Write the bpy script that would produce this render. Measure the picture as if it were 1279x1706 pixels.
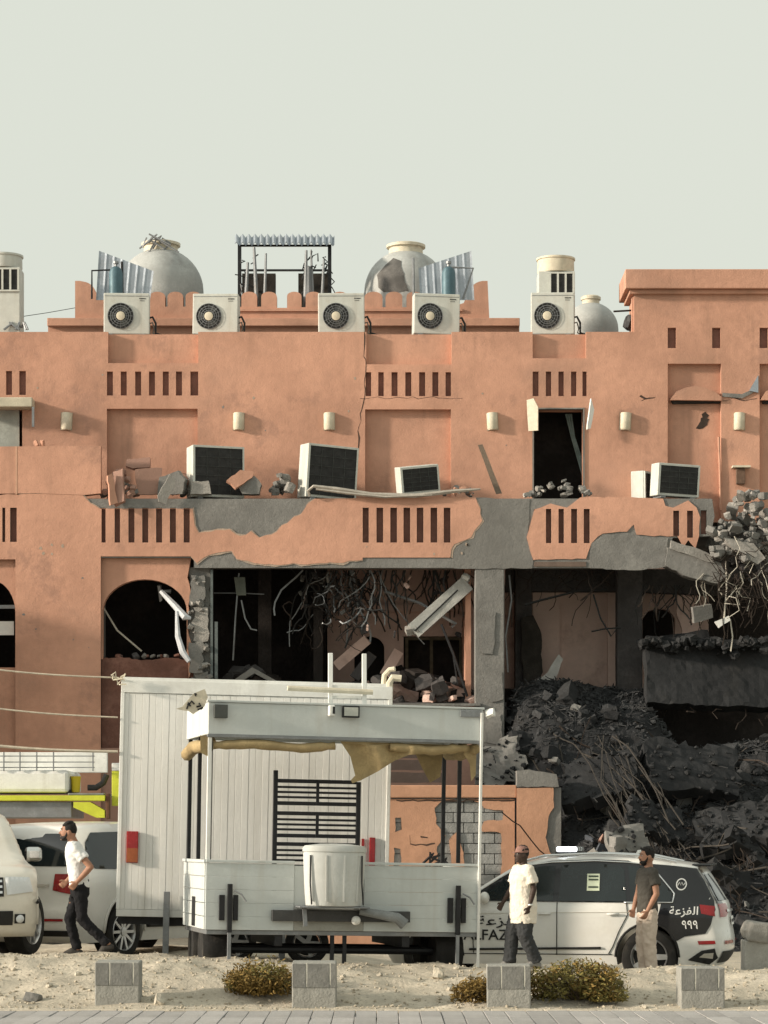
import bpy, bmesh, math, random
from mathutils import Vector, Matrix, Euler, noise
from mathutils.geometry import delaunay_2d_cdt
R = math.radians
for o in list(bpy.data.objects):
    bpy.data.objects.remove(o)
scene = bpy.context.scene
COL = scene.collection

# ------------------------------------------------------------------ camera
F, HOR, CX, CAMH = 4480.0, 1400.0, 639.5, 2.0      # focal length in photo pixels, horizon row, centre column, eye height
cd = bpy.data.cameras.new('camera'); cam = bpy.data.objects.new('camera', cd); COL.objects.link(cam)
cd.sensor_fit = 'HORIZONTAL'; cd.sensor_width = 36.0; cd.lens = 36.0*F/1279.0
cd.shift_y = (HOR-853.0)/1279.0
cd.clip_start = 1.0; cd.clip_end = 3000.0
cam.location = (0, 0, CAMH); cam.rotation_euler = (R(90), 0, 0)
scene.camera = cam

# ------------------------------------------------------------------ sky, sun, exposure
SUN_EL, SUN_FRONT = 16.0, 15.0     # low sun from the left, a few degrees in front of the facade plane
sd = Vector((-math.cos(R(SUN_EL))*math.cos(R(SUN_FRONT)), -math.cos(R(SUN_EL))*math.sin(R(SUN_FRONT)), math.sin(R(SUN_EL))))
wd = bpy.data.worlds.new('World'); scene.world = wd; wd.use_nodes = True
nt = wd.node_tree; nt.nodes.clear()
sky = nt.nodes.new('ShaderNodeTexSky'); sky.sky_type = 'NISHITA'; sky.sun_disc = False
sky.sun_elevation = R(SUN_EL); sky.sun_rotation = math.atan2(sd.x, sd.y)
sky.air_density = 1.0; sky.dust_density = 7.0; sky.ozone_density = 1.0
hs = nt.nodes.new('ShaderNodeHueSaturation'); hs.inputs['Saturation'].default_value = 0.22
mx = nt.nodes.new('ShaderNodeMix'); mx.data_type = 'RGBA'; mx.inputs['Factor'].default_value = 0.62
mx.inputs['B'].default_value = (6.6, 6.88, 5.95, 1)      # dust haze evens the sky out
bg = nt.nodes.new('ShaderNodeBackground'); bg.inputs['Strength'].default_value = 0.125
wo = nt.nodes.new('ShaderNodeOutputWorld')
nt.links.new(sky.outputs[0], hs.inputs['Color']); nt.links.new(hs.outputs[0], mx.inputs['A'])
nt.links.new(mx.outputs['Result'], bg.inputs['Color']); nt.links.new(bg.outputs[0], wo.inputs['Surface'])
sl = bpy.data.lights.new('sun', 'SUN'); sl.energy = 4.3; sl.angle = R(3.5); sl.color = (1.0, 0.87, 0.70)
so = bpy.data.objects.new('sun', sl); COL.objects.link(so)
so.rotation_euler = sd.to_track_quat('Z', 'Y').to_euler(); so.location = (-30, 20, 30)
vs = scene.view_settings; vs.view_transform = 'Standard'; vs.look = 'None'; vs.gamma = 1.0; vs.use_curve_mapping = False
vs.exposure = 0.28
scene.render.resolution_x = 768; scene.render.resolution_y = 1024

# ------------------------------------------------------------------ helpers
def at(px, py, Y):
    return Vector(((px-CX)*Y/F, Y, CAMH+(HOR-py)*Y/F))
def ux(px, Y): return (px-CX)*Y/F
def wz(py, Y): return CAMH+(HOR-py)*Y/F

def thing(name, label, cat, loc=(0, 0, 0), rot=(0, 0, 0), group=None):
    o = bpy.data.objects.new(name, None); COL.objects.link(o)
    o.empty_display_size = 0.2
    o.location = loc; o.rotation_euler = rot; o['label'] = label; o['category'] = cat
    if group: o['group'] = group
    return o
def tag(o, label, cat, group=None):
    o['label'] = label; o['category'] = cat
    if group: o['group'] = group
    return o
def wmat(o):
    m = Matrix.Identity(4)
    while o is not None:
        m = Matrix.LocRotScale(o.location, o.rotation_euler, o.scale) @ m
        o = o.parent
    return m
def copy_tree(o, parent=None):
    c = o.copy(); COL.objects.link(c); c.parent = parent
    for ch in list(o.children): copy_tree(ch, c)
    return c

def cdt(outer, holes=(), step=None):
    """triangulate a polygon with holes; step adds inner grid points"""
    pts, edges = [], []
    for loop in [outer]+list(holes):
        b = len(pts); n = len(loop)
        pts += [Vector((p[0], p[1])) for p in loop]
        edges += [(b+i, b+(i+1) % n) for i in range(n)]
    def inside(p, poly):
        c = False; n = len(poly); x, y = p
        for i in range(n):
            x0, y0 = poly[i][0], poly[i][1]; x1, y1 = poly[i-1][0], poly[i-1][1]
            if (y0 > y) != (y1 > y) and x < (x1-x0)*(y-y0)/(y1-y0)+x0: c = not c
        return c
    if step:
        xs = [p[0] for p in outer]; ys = [p[1] for p in outer]
        x = math.floor(min(xs)/step)*step
        while x < max(xs):
            y = math.floor(min(ys)/step)*step
            while y < max(ys):
                q = (x+.013*step, y+.017*step)
                if inside(q, outer): pts.append(Vector(q))
                y += step
            x += step
    vo, eo, fo, _, _, _ = delaunay_2d_cdt(pts, edges, [], 0, 1e-5)
    tris = []
    for f in fo:
        c = (sum(vo[i].x for i in f)/len(f), sum(vo[i].y for i in f)/len(f))
        if inside(c, outer) and not any(inside(c, h) for h in holes):
            a, b, d = vo[f[0]], vo[f[1]], vo[f[2]]
            cr = (b.x-a.x)*(d.y-a.y)-(b.y-a.y)*(d.x-a.x)
            tris.append(tuple(f) if cr > 0 else tuple(reversed(f)))
    return vo, tris
def ccw(poly):
    a = sum(poly[i-1][0]*poly[i][1]-poly[i][0]*poly[i-1][1] for i in range(len(poly)))
    return list(poly) if a > 0 else list(reversed(poly))
def rag(pts, amp, step, rng):
    """torn edge through the given points (open polyline)"""
    out = []
    for a, b in zip(pts[:-1], pts[1:]):
        L = math.hypot(b[0]-a[0], b[1]-a[1]); n = max(1, int(L/step))
        out.append(a)
        for k in range(1, n):
            t = (k+rng.uniform(-.3, .3))/n
            out.append((a[0]+(b[0]-a[0])*t+rng.uniform(-amp, amp), a[1]+(b[1]-a[1])*t+rng.uniform(-amp, amp)))
    out.append(pts[-1])
    return out
def pp(poly, Y):          # photo points to (x, z) on the plane at depth Y
    return [(ux(a, Y), wz(b, Y)) for a, b in poly]
def rc(x0, y0, x1, y1, Y):
    return pp([(x0, y1), (x1, y1), (x1, y0), (x0, y0)], Y)

class MB:
    def __init__(s): s.v = []; s.f = []
    def add(s, vs_, fs):
        b = len(s.v); s.v += [Vector(p) for p in vs_]; s.f += [tuple(b+i for i in f) for f in fs]; return s
    def box(s, x0, x1, y0, y1, z0, z1):
        return s.add([(x0, y0, z0), (x1, y0, z0), (x1, y1, z0), (x0, y1, z0), (x0, y0, z1), (x1, y0, z1), (x1, y1, z1), (x0, y1, z1)],
                     [(0, 3, 2, 1), (4, 5, 6, 7), (0, 1, 5, 4), (1, 2, 6, 5), (2, 3, 7, 6), (3, 0, 4, 7)])
    def obox(s, c, size, rot=(0, 0, 0)):
        m = MB().box(-size[0]/2, size[0]/2, -size[1]/2, size[1]/2, -size[2]/2, size[2]/2)
        M = Matrix.Translation(Vector(c)) @ Euler(rot).to_matrix().to_4x4()
        return s.add([M @ p for p in m.v], m.f)
    def tube(s, pts, r, n=6, caps=True):
        pts = [Vector(p) for p in pts]; rr = r if isinstance(r, (list, tuple)) else [r]*len(pts)
        t = (pts[1]-pts[0]).normalized()
        a = t.orthogonal().normalized(); b = len(s.v); N = len(pts)
        for i, p in enumerate(pts):
            if i == 0: tt = t
            elif i == N-1: tt = (pts[i]-pts[i-1])
            else: tt = (pts[i+1]-pts[i-1])
            tt = tt.normalized() if tt.length > 1e-9 else t
            a = (a-tt*a.dot(tt)); a = a.normalized() if a.length > 1e-6 else tt.orthogonal().normalized()
            c = tt.cross(a)
            for k in range(n):
                q = 2*math.pi*k/n
                s.v.append(p+(a*math.cos(q)+c*math.sin(q))*rr[i])
        for i in range(N-1):
            for k in range(n):
                s.f.append((b+i*n+k, b+i*n+(k+1) % n, b+(i+1)*n+(k+1) % n, b+(i+1)*n+k))
        if caps:
            s.f.append(tuple(b+k for k in reversed(range(n)))); s.f.append(tuple(b+(N-1)*n+k for k in range(n)))
        return s
    def cyl(s, p0, p1, r0, r1=None, n=16):
        return s.tube([p0, p1], [r0, r0 if r1 is None else r1], n)
    def bar(s, p0, p1, w, d):
        """rectangular bar from p0 to p1"""
        p0, p1 = Vector(p0), Vector(p1); t = (p1-p0).normalized()
        up = Vector((0, 1, 0)) if abs(t.y) < .9 else Vector((1, 0, 0))
        a = t.cross(up).normalized()*w/2; c = t.cross(a).normalized()*d/2
        vs_ = [p0-a-c, p0+a-c, p0+a+c, p0-a+c, p1-a-c, p1+a-c, p1+a+c, p1-a+c]
        return s.add(vs_, [(0, 3, 2, 1), (4, 5, 6, 7), (0, 1, 5, 4), (1, 2, 6, 5), (2, 3, 7, 6), (3, 0, 4, 7)])
    def lathe(s, prof, c, n=24, axis='z', caps=True):
        b = len(s.v); c = Vector(c); N = len(prof)
        for r, h in prof:
            for k in range(n):
                q = 2*math.pi*k/n
                d = (r*math.cos(q), r*math.sin(q), h)
                if axis == 'y': d = (d[0], d[2], d[1])
                elif axis == 'x': d = (d[2], d[0], d[1])
                s.v.append(c+Vector(d))
        for i in range(N-1):
            for k in range(n):
                s.f.append((b+i*n+k, b+i*n+(k+1) % n, b+(i+1)*n+(k+1) % n, b+(i+1)*n+k))
        if caps: s.f.append(tuple(b+k for k in reversed(range(n)))); s.f.append(tuple(b+(N-1)*n+k for k in range(n)))
        return s
    def slab(s, outer, holes, y0, y1):
        """flat piece in the XZ plane with holes, y0 the face towards the camera"""
        outer = ccw(outer); holes = [ccw(h) for h in holes]
        vo, tr = cdt(outer, holes); n = len(vo)
        s.add([(p.x, y0, p.y) for p in vo]+[(p.x, y1, p.y) for p in vo],
              [t for t in tr]+[tuple(i+n for i in reversed(t)) for t in tr])
        for k, loop in enumerate([outer]+holes):
            m = len(loop)
            for i in range(m):
                a, b = loop[i], loop[(i+1) % m]
                q = [(a[0], y0, a[1]), (b[0], y0, b[1]), (b[0], y1, b[1]), (a[0], y1, a[1])]
                s.add(q, [(3, 2, 1, 0) if k == 0 else (0, 1, 2, 3)])
        return s
    def sph(s, c, r, n=12, m=8):
        if not isinstance(r, (tuple, list)): r = (r, r, r)
        c = Vector(c); b = len(s.v)
        s.v.append(c+Vector((0, 0, -r[2])))
        for i in range(1, m):
            p = -math.pi/2+math.pi*i/m
            for k in range(n):
                q = 2*math.pi*k/n
                s.v.append(c+Vector((r[0]*math.cos(p)*math.cos(q), r[1]*math.cos(p)*math.sin(q), r[2]*math.sin(p))))
        s.v.append(c+Vector((0, 0, r[2]))); top = len(s.v)-1
        for k in range(n): s.f.append((b, b+1+(k+1) % n, b+1+k))
        for i in range(m-2):
            for k in range(n):
                s.f.append((b+1+i*n+k, b+1+i*n+(k+1) % n, b+1+(i+1)*n+(k+1) % n, b+1+(i+1)*n+k))
        for k in range(n): s.f.append((b+1+(m-2)*n+k, b+1+(m-2)*n+(k+1) % n, top))
        return s
    def rock(s, c, size, rng, rot=None):
        """broken chunk: a box with jittered corners and chipped edges"""
        if not isinstance(size, (tuple, list)): size = (size*rng.uniform(.7, 1.3), size*rng.uniform(.6, 1.1), size*rng.uniform(.4, .9))
        bm = bmesh.new(); bmesh.ops.create_cube(bm, size=1.0)
        bmesh.ops.subdivide_edges(bm, edges=bm.edges[:], cuts=1, use_grid_fill=True)
        E = Euler(rot if rot else (rng.uniform(-.6, .6), rng.uniform(-.6, .6), rng.uniform(0, 6.28))).to_matrix()
        for v in bm.verts:
            k = sum(abs(abs(q)-.5) < 1e-3 for q in v.co)
            f = {3: rng.uniform(.72, 1.0), 2: rng.uniform(.86, 1.06), 1: rng.uniform(.9, 1.1)}.get(k, 1)
            v.co = Vector((v.co.x*size[0]*f*rng.uniform(.88, 1.1), v.co.y*size[1]*f*rng.uniform(.88, 1.1), v.co.z*size[2]*f*rng.uniform(.88, 1.1)))
        bm.verts.index_update()
        vs_ = [Vector(c)+E @ v.co for v in bm.verts]; fs = [[v.index for v in f.verts] for f in bm.faces]
        bm.free()
        return s.add(vs_, fs)
    def xf(s, M):
        s.v = [M @ p for p in s.v]; return s
    def build(s, name, mat, parent=None, smooth=False, bevel=0.0, local=False, kind=None):
        vv = s.v
        if parent is not None and not local:
            mi = wmat(parent).inverted(); vv = [mi @ p for p in vv]
        me = bpy.data.meshes.new(name); me.from_pydata([tuple(p) for p in vv], [], s.f); me.update()
        o = bpy.data.objects.new(name, me); COL.objects.link(o)
        if mat is not None: me.materials.append(mat)
        if parent is not None: o.parent = parent
        if smooth:
            me.shade_smooth() if smooth is True else me.set_sharp_from_angle(angle=R(smooth))
            if smooth is not True:
                for p in me.polygons: p.use_smooth = True
        if bevel:
            b = o.modifiers.new('bevel', 'BEVEL'); b.width = bevel; b.segments = 2; b.limit_method = 'ANGLE'; b.angle_limit = R(40)
            b.harden_normals = False
        if kind: o['kind'] = kind
        return o

# ------------------------------------------------------------------ materials
MATS = {}
def mat(name, col, rough=.85, var=.18, scale=3.0, bump=.25, bscale=40.0, metal=0.0, stain=None, stain_amt=.5, sscale=1.2,
        streak=None, streak_amt=.4, rand=0.0, spec=.3, coat=0.0, trans=0.0, spots=None, spots_t=.62, patch=0.0):
    if name in MATS: return MATS[name]
    m = bpy.data.materials.new(name); MATS[name] = m; m.use_nodes = True
    t = m.node_tree; N = t.nodes; L = t.links; N.clear()
    out = N.new('ShaderNodeOutputMaterial'); p = N.new('ShaderNodeBsdfPrincipled'); L.new(p.outputs[0], out.inputs['Surface'])
    tc = N.new('ShaderNodeTexCoord'); co = tc.outputs['Object']
    def nz(sc, det=6, rgh=.6, vec=None):
        n = N.new('ShaderNodeTexNoise'); n.inputs['Scale'].default_value = sc; n.inputs['Detail'].default_value = det
        n.inputs['Roughness'].default_value = rgh; L.new(vec or co, n.inputs['Vector']); return n.outputs['Fac']
    def ramp(src, a, b):
        r = N.new('ShaderNodeMapRange'); r.inputs['From Min'].default_value = a; r.inputs['From Max'].default_value = b
        r.interpolation_type = 'SMOOTHSTEP'; L.new(src, r.inputs['Value']); return r.outputs[0]
    def mixc(fac, a, b):
        x = N.new('ShaderNodeMix'); x.data_type = 'RGBA'
        if hasattr(fac, 'links') or hasattr(fac, 'is_linked'): L.new(fac, x.inputs['Factor'])
        else: x.inputs['Factor'].default_value = fac
        for k, q in (('A', a), ('B', b)):
            if isinstance(q, (tuple, list)): x.inputs[k].default_value = (*q[:3], 1)
            else: L.new(q, x.inputs[k])
        return x.outputs['Result']
    dk = tuple(max(0, c*(1-var)) for c in col); lt = tuple(min(1, c*(1+var)) for c in col)
    c = mixc(ramp(nz(scale), .3, .7), dk, lt)
    c = mixc(ramp(nz(scale*9, 4), .35, .75), c, tuple(q*(1-var*.6) for q in col))
    if stain: 
        q = ramp(nz(sscale, 8, .65), .5, .5+.25)
        k = N.new('ShaderNodeMath'); k.operation = 'MULTIPLY'; L.new(q, k.inputs[0]); k.inputs[1].default_value = stain_amt
        c = mixc(k.outputs[0], c, stain)
    if streak:
        mp = N.new('ShaderNodeMapping'); L.new(co, mp.inputs['Vector']); mp.inputs['Scale'].default_value = (4.5, 4.5, .35)
        q = ramp(nz(1.0, 6, .6, mp.outputs[0]), .5, .78)
        k = N.new('ShaderNodeMath'); k.operation = 'MULTIPLY'; L.new(q, k.inputs[0]); k.inputs[1].default_value = streak_amt
        c = mixc(k.outputs[0], c, streak)
    if patch:
        q = ramp(nz(.28, 5, .7), .38, .62)
        c = mixc(q, c, mixc(.5, c, tuple(min(1, z*(1+patch*1.6)) for z in col)))
        q = ramp(nz(.6, 9, .72), .55, .66); k = N.new('ShaderNodeMath'); k.operation = 'MULTIPLY'; L.new(q, k.inputs[0]); k.inputs[1].default_value = .6
        c = mixc(k.outputs[0], c, tuple(z*(1-patch) for z in (col[0], col[1]*1.05, col[2]*1.12)))
        q = ramp(nz(55, 3, .6), .66, .72); c = mixc(q, c, tuple(z*.72 for z in col))
    if spots:
        c = mixc(ramp(nz(22, 3, .7), spots_t, spots_t+.06), c, spots)
    if rand:
        oi = N.new('ShaderNodeObjectInfo')
        mr = N.new('ShaderNodeMapRange'); L.new(oi.outputs['Random'], mr.inputs['Value'])
        mr.inputs['To Min'].default_value = 1-rand; mr.inputs['To Max'].default_value = 1+rand
        vm = N.new('ShaderNodeVectorMath'); vm.operation = 'SCALE'; L.new(c, vm.inputs[0]); L.new(mr.outputs[0], vm.inputs['Scale'])
        c = vm.outputs[0]
    L.new(c, p.inputs['Base Color'])
    rr = N.new('ShaderNodeMapRange'); L.new(nz(scale*4), rr.inputs['Value'])
    rr.inputs['To Min'].default_value = max(0, rough-.12); rr.inputs['To Max'].default_value = min(1, rough+.12)
    L.new(rr.outputs[0], p.inputs['Roughness'])
    p.inputs['Metallic'].default_value = metal; p.inputs['Specular IOR Level'].default_value = spec
    p.inputs['Coat Weight'].default_value = coat; p.inputs['Coat Roughness'].default_value = .08
    p.inputs['Transmission Weight'].default_value = trans
    if bump:
        b1 = N.new('ShaderNodeBump'); b1.inputs['Strength'].default_value = bump; b1.inputs['Distance'].default_value = .02
        L.new(nz(bscale, 5, .65), b1.inputs['Height'])
        b2 = N.new('ShaderNodeBump'); b2.inputs['Strength'].default_value = bump*.6; b2.inputs['Distance'].default_value = .06
        L.new(nz(bscale*.12, 3), b2.inputs['Height']); L.new(b1.outputs[0], b2.inputs['Normal'])
        L.new(b2.outputs[0], p.inputs['Normal'])
    return m
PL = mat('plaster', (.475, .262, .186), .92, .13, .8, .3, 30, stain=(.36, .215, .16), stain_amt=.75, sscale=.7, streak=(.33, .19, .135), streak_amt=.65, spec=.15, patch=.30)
PLD = mat('plaster_shade_side', (.36, .22, .175), .92, .10, .8, .3, 30, stain=(.30, .17, .12), stain_amt=.5, sscale=.9, spec=.15)  # darker copy of the plaster with the shade side's tone in its colour
PLI = mat('interior_plaster', (.60, .44, .385), .92, .14, .9, .25, 30, stain=(.22, .14, .11), stain_amt=.75, sscale=.9, spec=.15)
SLOT = mat('slot_brown', (.21, .11, .088), .9, .2, 4, .2, 40, spec=.2)  # brown darker than the plaster, filling the wall slots
CON = mat('concrete', (.20, .195, .185), .93, .20, 1.6, .5, 30, stain=(.12, .115, .11), stain_amt=.6, sscale=1.3, spec=.2)
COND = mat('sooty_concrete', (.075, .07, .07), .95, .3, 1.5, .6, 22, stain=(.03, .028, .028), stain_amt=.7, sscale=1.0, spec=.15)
CONL = mat('broken_concrete', (.30, .285, .265), .95, .22, 3, .7, 25, stain=(.18, .17, .16), stain_amt=.5, rand=.25, spec=.15)
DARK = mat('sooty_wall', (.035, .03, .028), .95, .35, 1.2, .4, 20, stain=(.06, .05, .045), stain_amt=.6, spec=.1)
REB = mat('rusty_rebar', (.045, .034, .028), .8, .3, 12, .2, 60, metal=.3)
CAB = mat('black_cable', (.02, .02, .02), .6, .2, 10, 0)
CABL = mat('pale_cable', (.45, .42, .36), .7, .2, 10, 0)
ACW = mat('ac_casing', (.56, .57, .53), .55, .10, 5, .08, 40, stain=(.36, .33, .27), stain_amt=.5, sscale=2.5, streak=(.33, .29, .23), streak_amt=.45)
ACD = mat('ac_coil', (.028, .028, .028), .7, .4, 9, .3, 60)
GRY = mat('grey_metal', (.25, .26, .27), .5, .2, 5, .15, 40, metal=.5, stain=(.2, .16, .12), stain_amt=.4)
ZINC = mat('zinc_sheet', (.38, .42, .47), .45, .18, 3, .15, 30, metal=.6, stain=(.25, .25, .26), stain_amt=.6)
BLK = mat('black_paint', (.018, .018, .02), .45, .3, 8, .1, 40)
WHT = mat('white_paint', (.74, .74, .71), .55, .10, 2.5, .1, 40, stain=(.46, .44, .39), stain_amt=.5, sscale=1.5, streak=(.42, .39, .33), streak_amt=.35)
CREAM = mat('cream_plastic', (.62, .56, .44), .6, .15, 8, .1, 50)
TANK = mat('tank_fibreglass', (.40, .41, .40), .6, .15, 2.5, .2, 20, stain=(.22, .21, .2), stain_amt=.7, sscale=1.4)
# ------------------------------------------------------------------ the damaged building
rng = random.Random(11)
YU, YF = 57.3, 56.0
bld = thing('damaged_building', 'bomb damaged terracotta plastered building with torn open lower storey and concrete columns', 'building', (0, 56, 0))
def bp(mb, name, m=PL, bevel=0.0, smooth=False, parent=None):
    return mb.build(name, m, parent or bld, smooth=smooth, bevel=bevel)

# upper wall skin with recesses, slots and the doorway
outer = pp([(-90, 553), (180, 553), (180, 605), (330, 605), (330, 553), (610, 553), (610, 607), (752, 607), (752, 553), (887, 553),
            (887, 597), (976, 597), (976, 553), (1056, 553), (1056, 488), (1400, 488), (1400, 870), (-90, 870)], YU)
slots = []
def slotrow(xs, y0, y1, Y):
    return [(a, y0, b, y1) for a, b in xs]
S1 = slotrow([(178, 188), (201, 211), (225, 235), (248, 258), (271, 281), (293, 303), (317, 330)], 619, 659, YU)
S2 = slotrow([(609, 618), (630, 639), (652, 662), (675, 685), (698, 708), (720, 730), (742, 751)], 620, 660, YU)
S3 = slotrow([(887, 897), (909, 918), (930, 939), (951, 960), (970, 977)], 619, 660, YU)
S0 = slotrow([(-13, -3), (10, 20), (32, 43)], 618, 658, YU)
S4 = [(1112, 546, 1126, 580), (1186, 546, 1200, 580), (1265, 546, 1279, 580)]
upper_slots = S0+S1+S2+S3+S4
recess = [(178, 681, 329, 880-12), (608, 682, 751, 868), (1112, 606, 1201, 868), (1265, 606, 1380, 868)]
door = (889, 682, 971, 862)
ldoor = (-60, 682, 37, 862)
holes = [rc(*q, YU) for q in upper_slots+recess+[door, ldoor]]
bp(MB().slab(outer, holes, YU, YU+.15), 'upper_wall')
# backing leaf that closes the recesses
bout = pp([(-90, 555), (1054, 555), (1054, 490), (1400, 490), (1400, 868), (-90, 868)], YU)
bp(MB().slab(bout, [rc(*door, YU), rc(*ldoor, YU)], YU+.152, YU+.4), 'inner_leaf')
for q in upper_slots:
    x0, y0, x1, y1 = q
    g = MB().slab(rc(x0+.2, y0+.2, x1-.2, y1-.2, YU), [], YU+.09, YU+.149)
    bp(g, 'slot_infill', SLOT)
# door reveals
for (x0, y0, x1, y1) in (door,):
    m = MB()
    m.slab(rc(x0-2.5, y0-2.5, x1+2.5, y1, YU), [rc(x0, y0, x1, y1, YU)], YU-.025, YU+.12)
    bp(m, 'door_frame', mat('frame_grey', (.22, .2, .18), .7, .2, 6, .2))
# door interior: rubbish, hanging curtain
m = MB(); c0 = at(943, 690, YU+.6)
for k in range(3):
    m.tube([c0+Vector((k*.05, 0, 0)), c0+Vector((.12+k*.03, .02, -.5)), c0+Vector((.3+k*.04, .05, -1.1)), c0+Vector((.36+k*.06, 0, -1.4))], [.03, .02, .025, .01], 5)
bp(m, 'torn_curtain', mat('curtain', (.2, .25, .24), .9, .3, 6, .2))
# tower top: cornice
x0, x1 = ux(1040, YU), ux(1400, YU)
m = MB(); m.box(x0, x1, YU-.22, YU+1.35, wz(484, YU), wz(452, YU)); bp(m, 'cornice', PL, .015)
m = MB(); m.box(x0+.1, x1, YU-.1, YU+1.25, wz(491, YU), wz(484.2, YU)); bp(m, 'cornice_moulding', PL, .01)
m = MB(); m.box(ux(1056, YU)+.003, x1, YU+.41, YU+1.15, wz(555, YU), wz(491.2, YU)); bp(m, 'tower_block', PL)
# body of the upper storey: roof slab, back and side walls keep the inside dark
zr = wz(553, YU); zf = wz(828, YF)
bp(MB().box(ux(-90, YU), ux(838, YU), YU+.42, YU+9, zr-.3, zr-.012), 'roof_slab', CON)
bp(MB().box(ux(838, YU)+.004, ux(1400, YU), YU+.42, YU+1.6, zr-.3, zr-.012), 'roof_slab', CON)
bp(MB().box(ux(-90, YU), ux(1400, YU), YU+8.7, YU+9, 0, zr-.31), 'rear_wall', PLI)
bp(MB().box(ux(-90, YU)-.2, ux(-90, YU)-.005, YU+.02, YU+9, 0, zr-.02), 'side_wall', PL)
bp(MB().box(ux(1400, YU)+.005, ux(1400, YU)+.2, YU+.02, YU+9, zf, zr-.02), 'side_wall', PL)
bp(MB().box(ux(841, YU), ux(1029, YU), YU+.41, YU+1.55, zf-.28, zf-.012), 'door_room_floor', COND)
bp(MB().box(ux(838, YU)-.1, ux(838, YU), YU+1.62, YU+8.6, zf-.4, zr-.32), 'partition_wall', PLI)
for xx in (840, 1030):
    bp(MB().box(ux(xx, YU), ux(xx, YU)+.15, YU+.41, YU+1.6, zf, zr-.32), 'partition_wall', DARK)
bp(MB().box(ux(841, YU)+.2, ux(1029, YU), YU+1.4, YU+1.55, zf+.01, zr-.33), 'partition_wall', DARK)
# arched hoods in the two right recesses
for cxp, hw in ((1158, 43), (1300, 34)):
    prof = [(cxp-hw, 667), (cxp-hw*.75, 653), (cxp-hw*.35, 646), (cxp, 644), (cxp+hw*.35, 646), (cxp+hw*.8, 655), (cxp+hw, 662), (cxp+hw, 668)]
    bp(MB().slab(pp(prof, YU), [], YU-.06, YU+.145), 'arched_hood', PL, .01)
    bp(MB().slab(pp([(cxp-hw+1, 663), (cxp+hw-1, 660), (cxp+hw-1, 671), (cxp-hw+6, 672)], YU), [], YU+.04, YU+.14), 'hood_shadow', mat('hood_shade', (.025, .022, .02), .9, .3, 5, .3))  # dark strip painted in as the shadow under the hood
# soot mark, conduit, bracket shelf
r2 = random.Random(5)
sp = rag(pp([(1160, 712), (1168, 700), (1170, 688), (1176, 684), (1182, 690), (1180, 702), (1172, 712), (1160, 712)], YU), .03, .05, r2)[:-1]
bp(MB().slab(sp, [], YU+.146, YU+.151), 'soot_stain', mat('soot', (.05, .035, .028), .95, .4, 6, .1))
bp(MB().tube([at(1197, 728, YU-.02), at(1199, 790, YU-.03), at(1200, 850, YU-.03)], .025, 8), 'conduit', PL)
m = MB(); c = at(1234, 778, YU-.1); m.box(c.x-.19, c.x+.19, YU-.22, YU-.003, c.z-.02, c.z+.02); bp(m, 'shelf_bracket', CREAM)
m = MB(); m.box(c.x-.1, c.x+.09, YU-.12, YU-.003, c.z-.36, c.z-.03); bp(m, 'socket_box', mat('brown_box', (.16, .1, .07), .8, .3, 8, .3), .01)
bp(MB().slab(pp([(1203, 655), (1235, 657), (1255, 648), (1255, 654), (1236, 664), (1203, 661)], YU), [], YU-.03, YU-.004), 'broken_ledge', CON)
bp(MB().slab(pp([(1247, 652), (1262, 626), (1262, 655)], YU), [], YU-.08, YU-.004), 'torn_flashing', ZINC)
# cracks: thin dark grooves' shadow lines with their own crooked shape
CRK = mat('crack', (.07, .045, .035), .95, .3, 9, 0)
def crack(pts, Y, wd_=.018, name='crack'):
    p = rag(pp(pts, Y), .03, .12, rng)
    poly = [(a+rng.uniform(0, wd_), b+rng.uniform(0, wd_)) for a, b in p]+[(a-rng.uniform(0, wd_), b-rng.uniform(0, wd_*.5)) for a, b in reversed(p)]
    bp(MB().slab(poly, [], Y-.003, Y+.004), name, CRK)
crack([(607, 553), (608, 660), (600, 690), (594, 760), (592, 815)], YU, .02)
crack([(1065, 660), (1075, 665), (1090, 663)], YU, .03); crack([(1068, 668), (1082, 662)], YU, .02)
crack([(1203, 668), (1222, 662), (1240, 668), (1260, 664)], YU, .025); crack([(600, 664), (660, 662), (770, 664)], YU, .008)

# ---- terrace slab and the deep band with slots (front plane YF)
zb = wz(945, YF)
fslots = slotrow([(-12, -4), (4, 9), (17, 28)], 846, 903, YF)+slotrow([(168, 176), (191, 200), (214, 224), (237, 247), (260, 270), (283, 293), (306, 316)], 846, 904, YF) \
    + slotrow([(604, 614), (627, 638), (650, 661), (672, 683), (694, 705), (717, 728), (739, 750)], 846, 904, YF) \
    + slotrow([(889, 898), (909, 918), (930, 939), (951, 961), (972, 982)], 848, 905, YF) \
    + [(1121, 851, 1131, 893), (1144, 851, 1154, 896), (1167, 850, 1177, 890)]
band = pp([(-90, 831), (1186, 831), (1190, 860), (1183, 893), (1120, 896), (1112, 930), (1070, 946), (323, 946), (323, 929), (-90, 929)], YF)
bp(MB().slab(band, [rc(*q, YF) for q in fslots], YF, YF+.25), 'band_beam', CON)
for q in fslots:
    x0, y0, x1, y1 = q
    bp(MB().slab(rc(x0+.2, y0+.2, x1-.2, y1-.2, YF), [], YF+.1, YF+.2), 'slot_infill', SLOT)
bp(MB().box(ux(-90, YF), ux(1180, YF), YF+.26, YU+.6, zf-.3, zf), 'terrace_slab', CON)
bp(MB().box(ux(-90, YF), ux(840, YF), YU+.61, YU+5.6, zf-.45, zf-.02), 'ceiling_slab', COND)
bp(MB().box(ux(1050, YF), ux(1310, YF), YU+.61, YU+5.6, zf-.5, zf-.1), 'ceiling_slab', COND)

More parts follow.
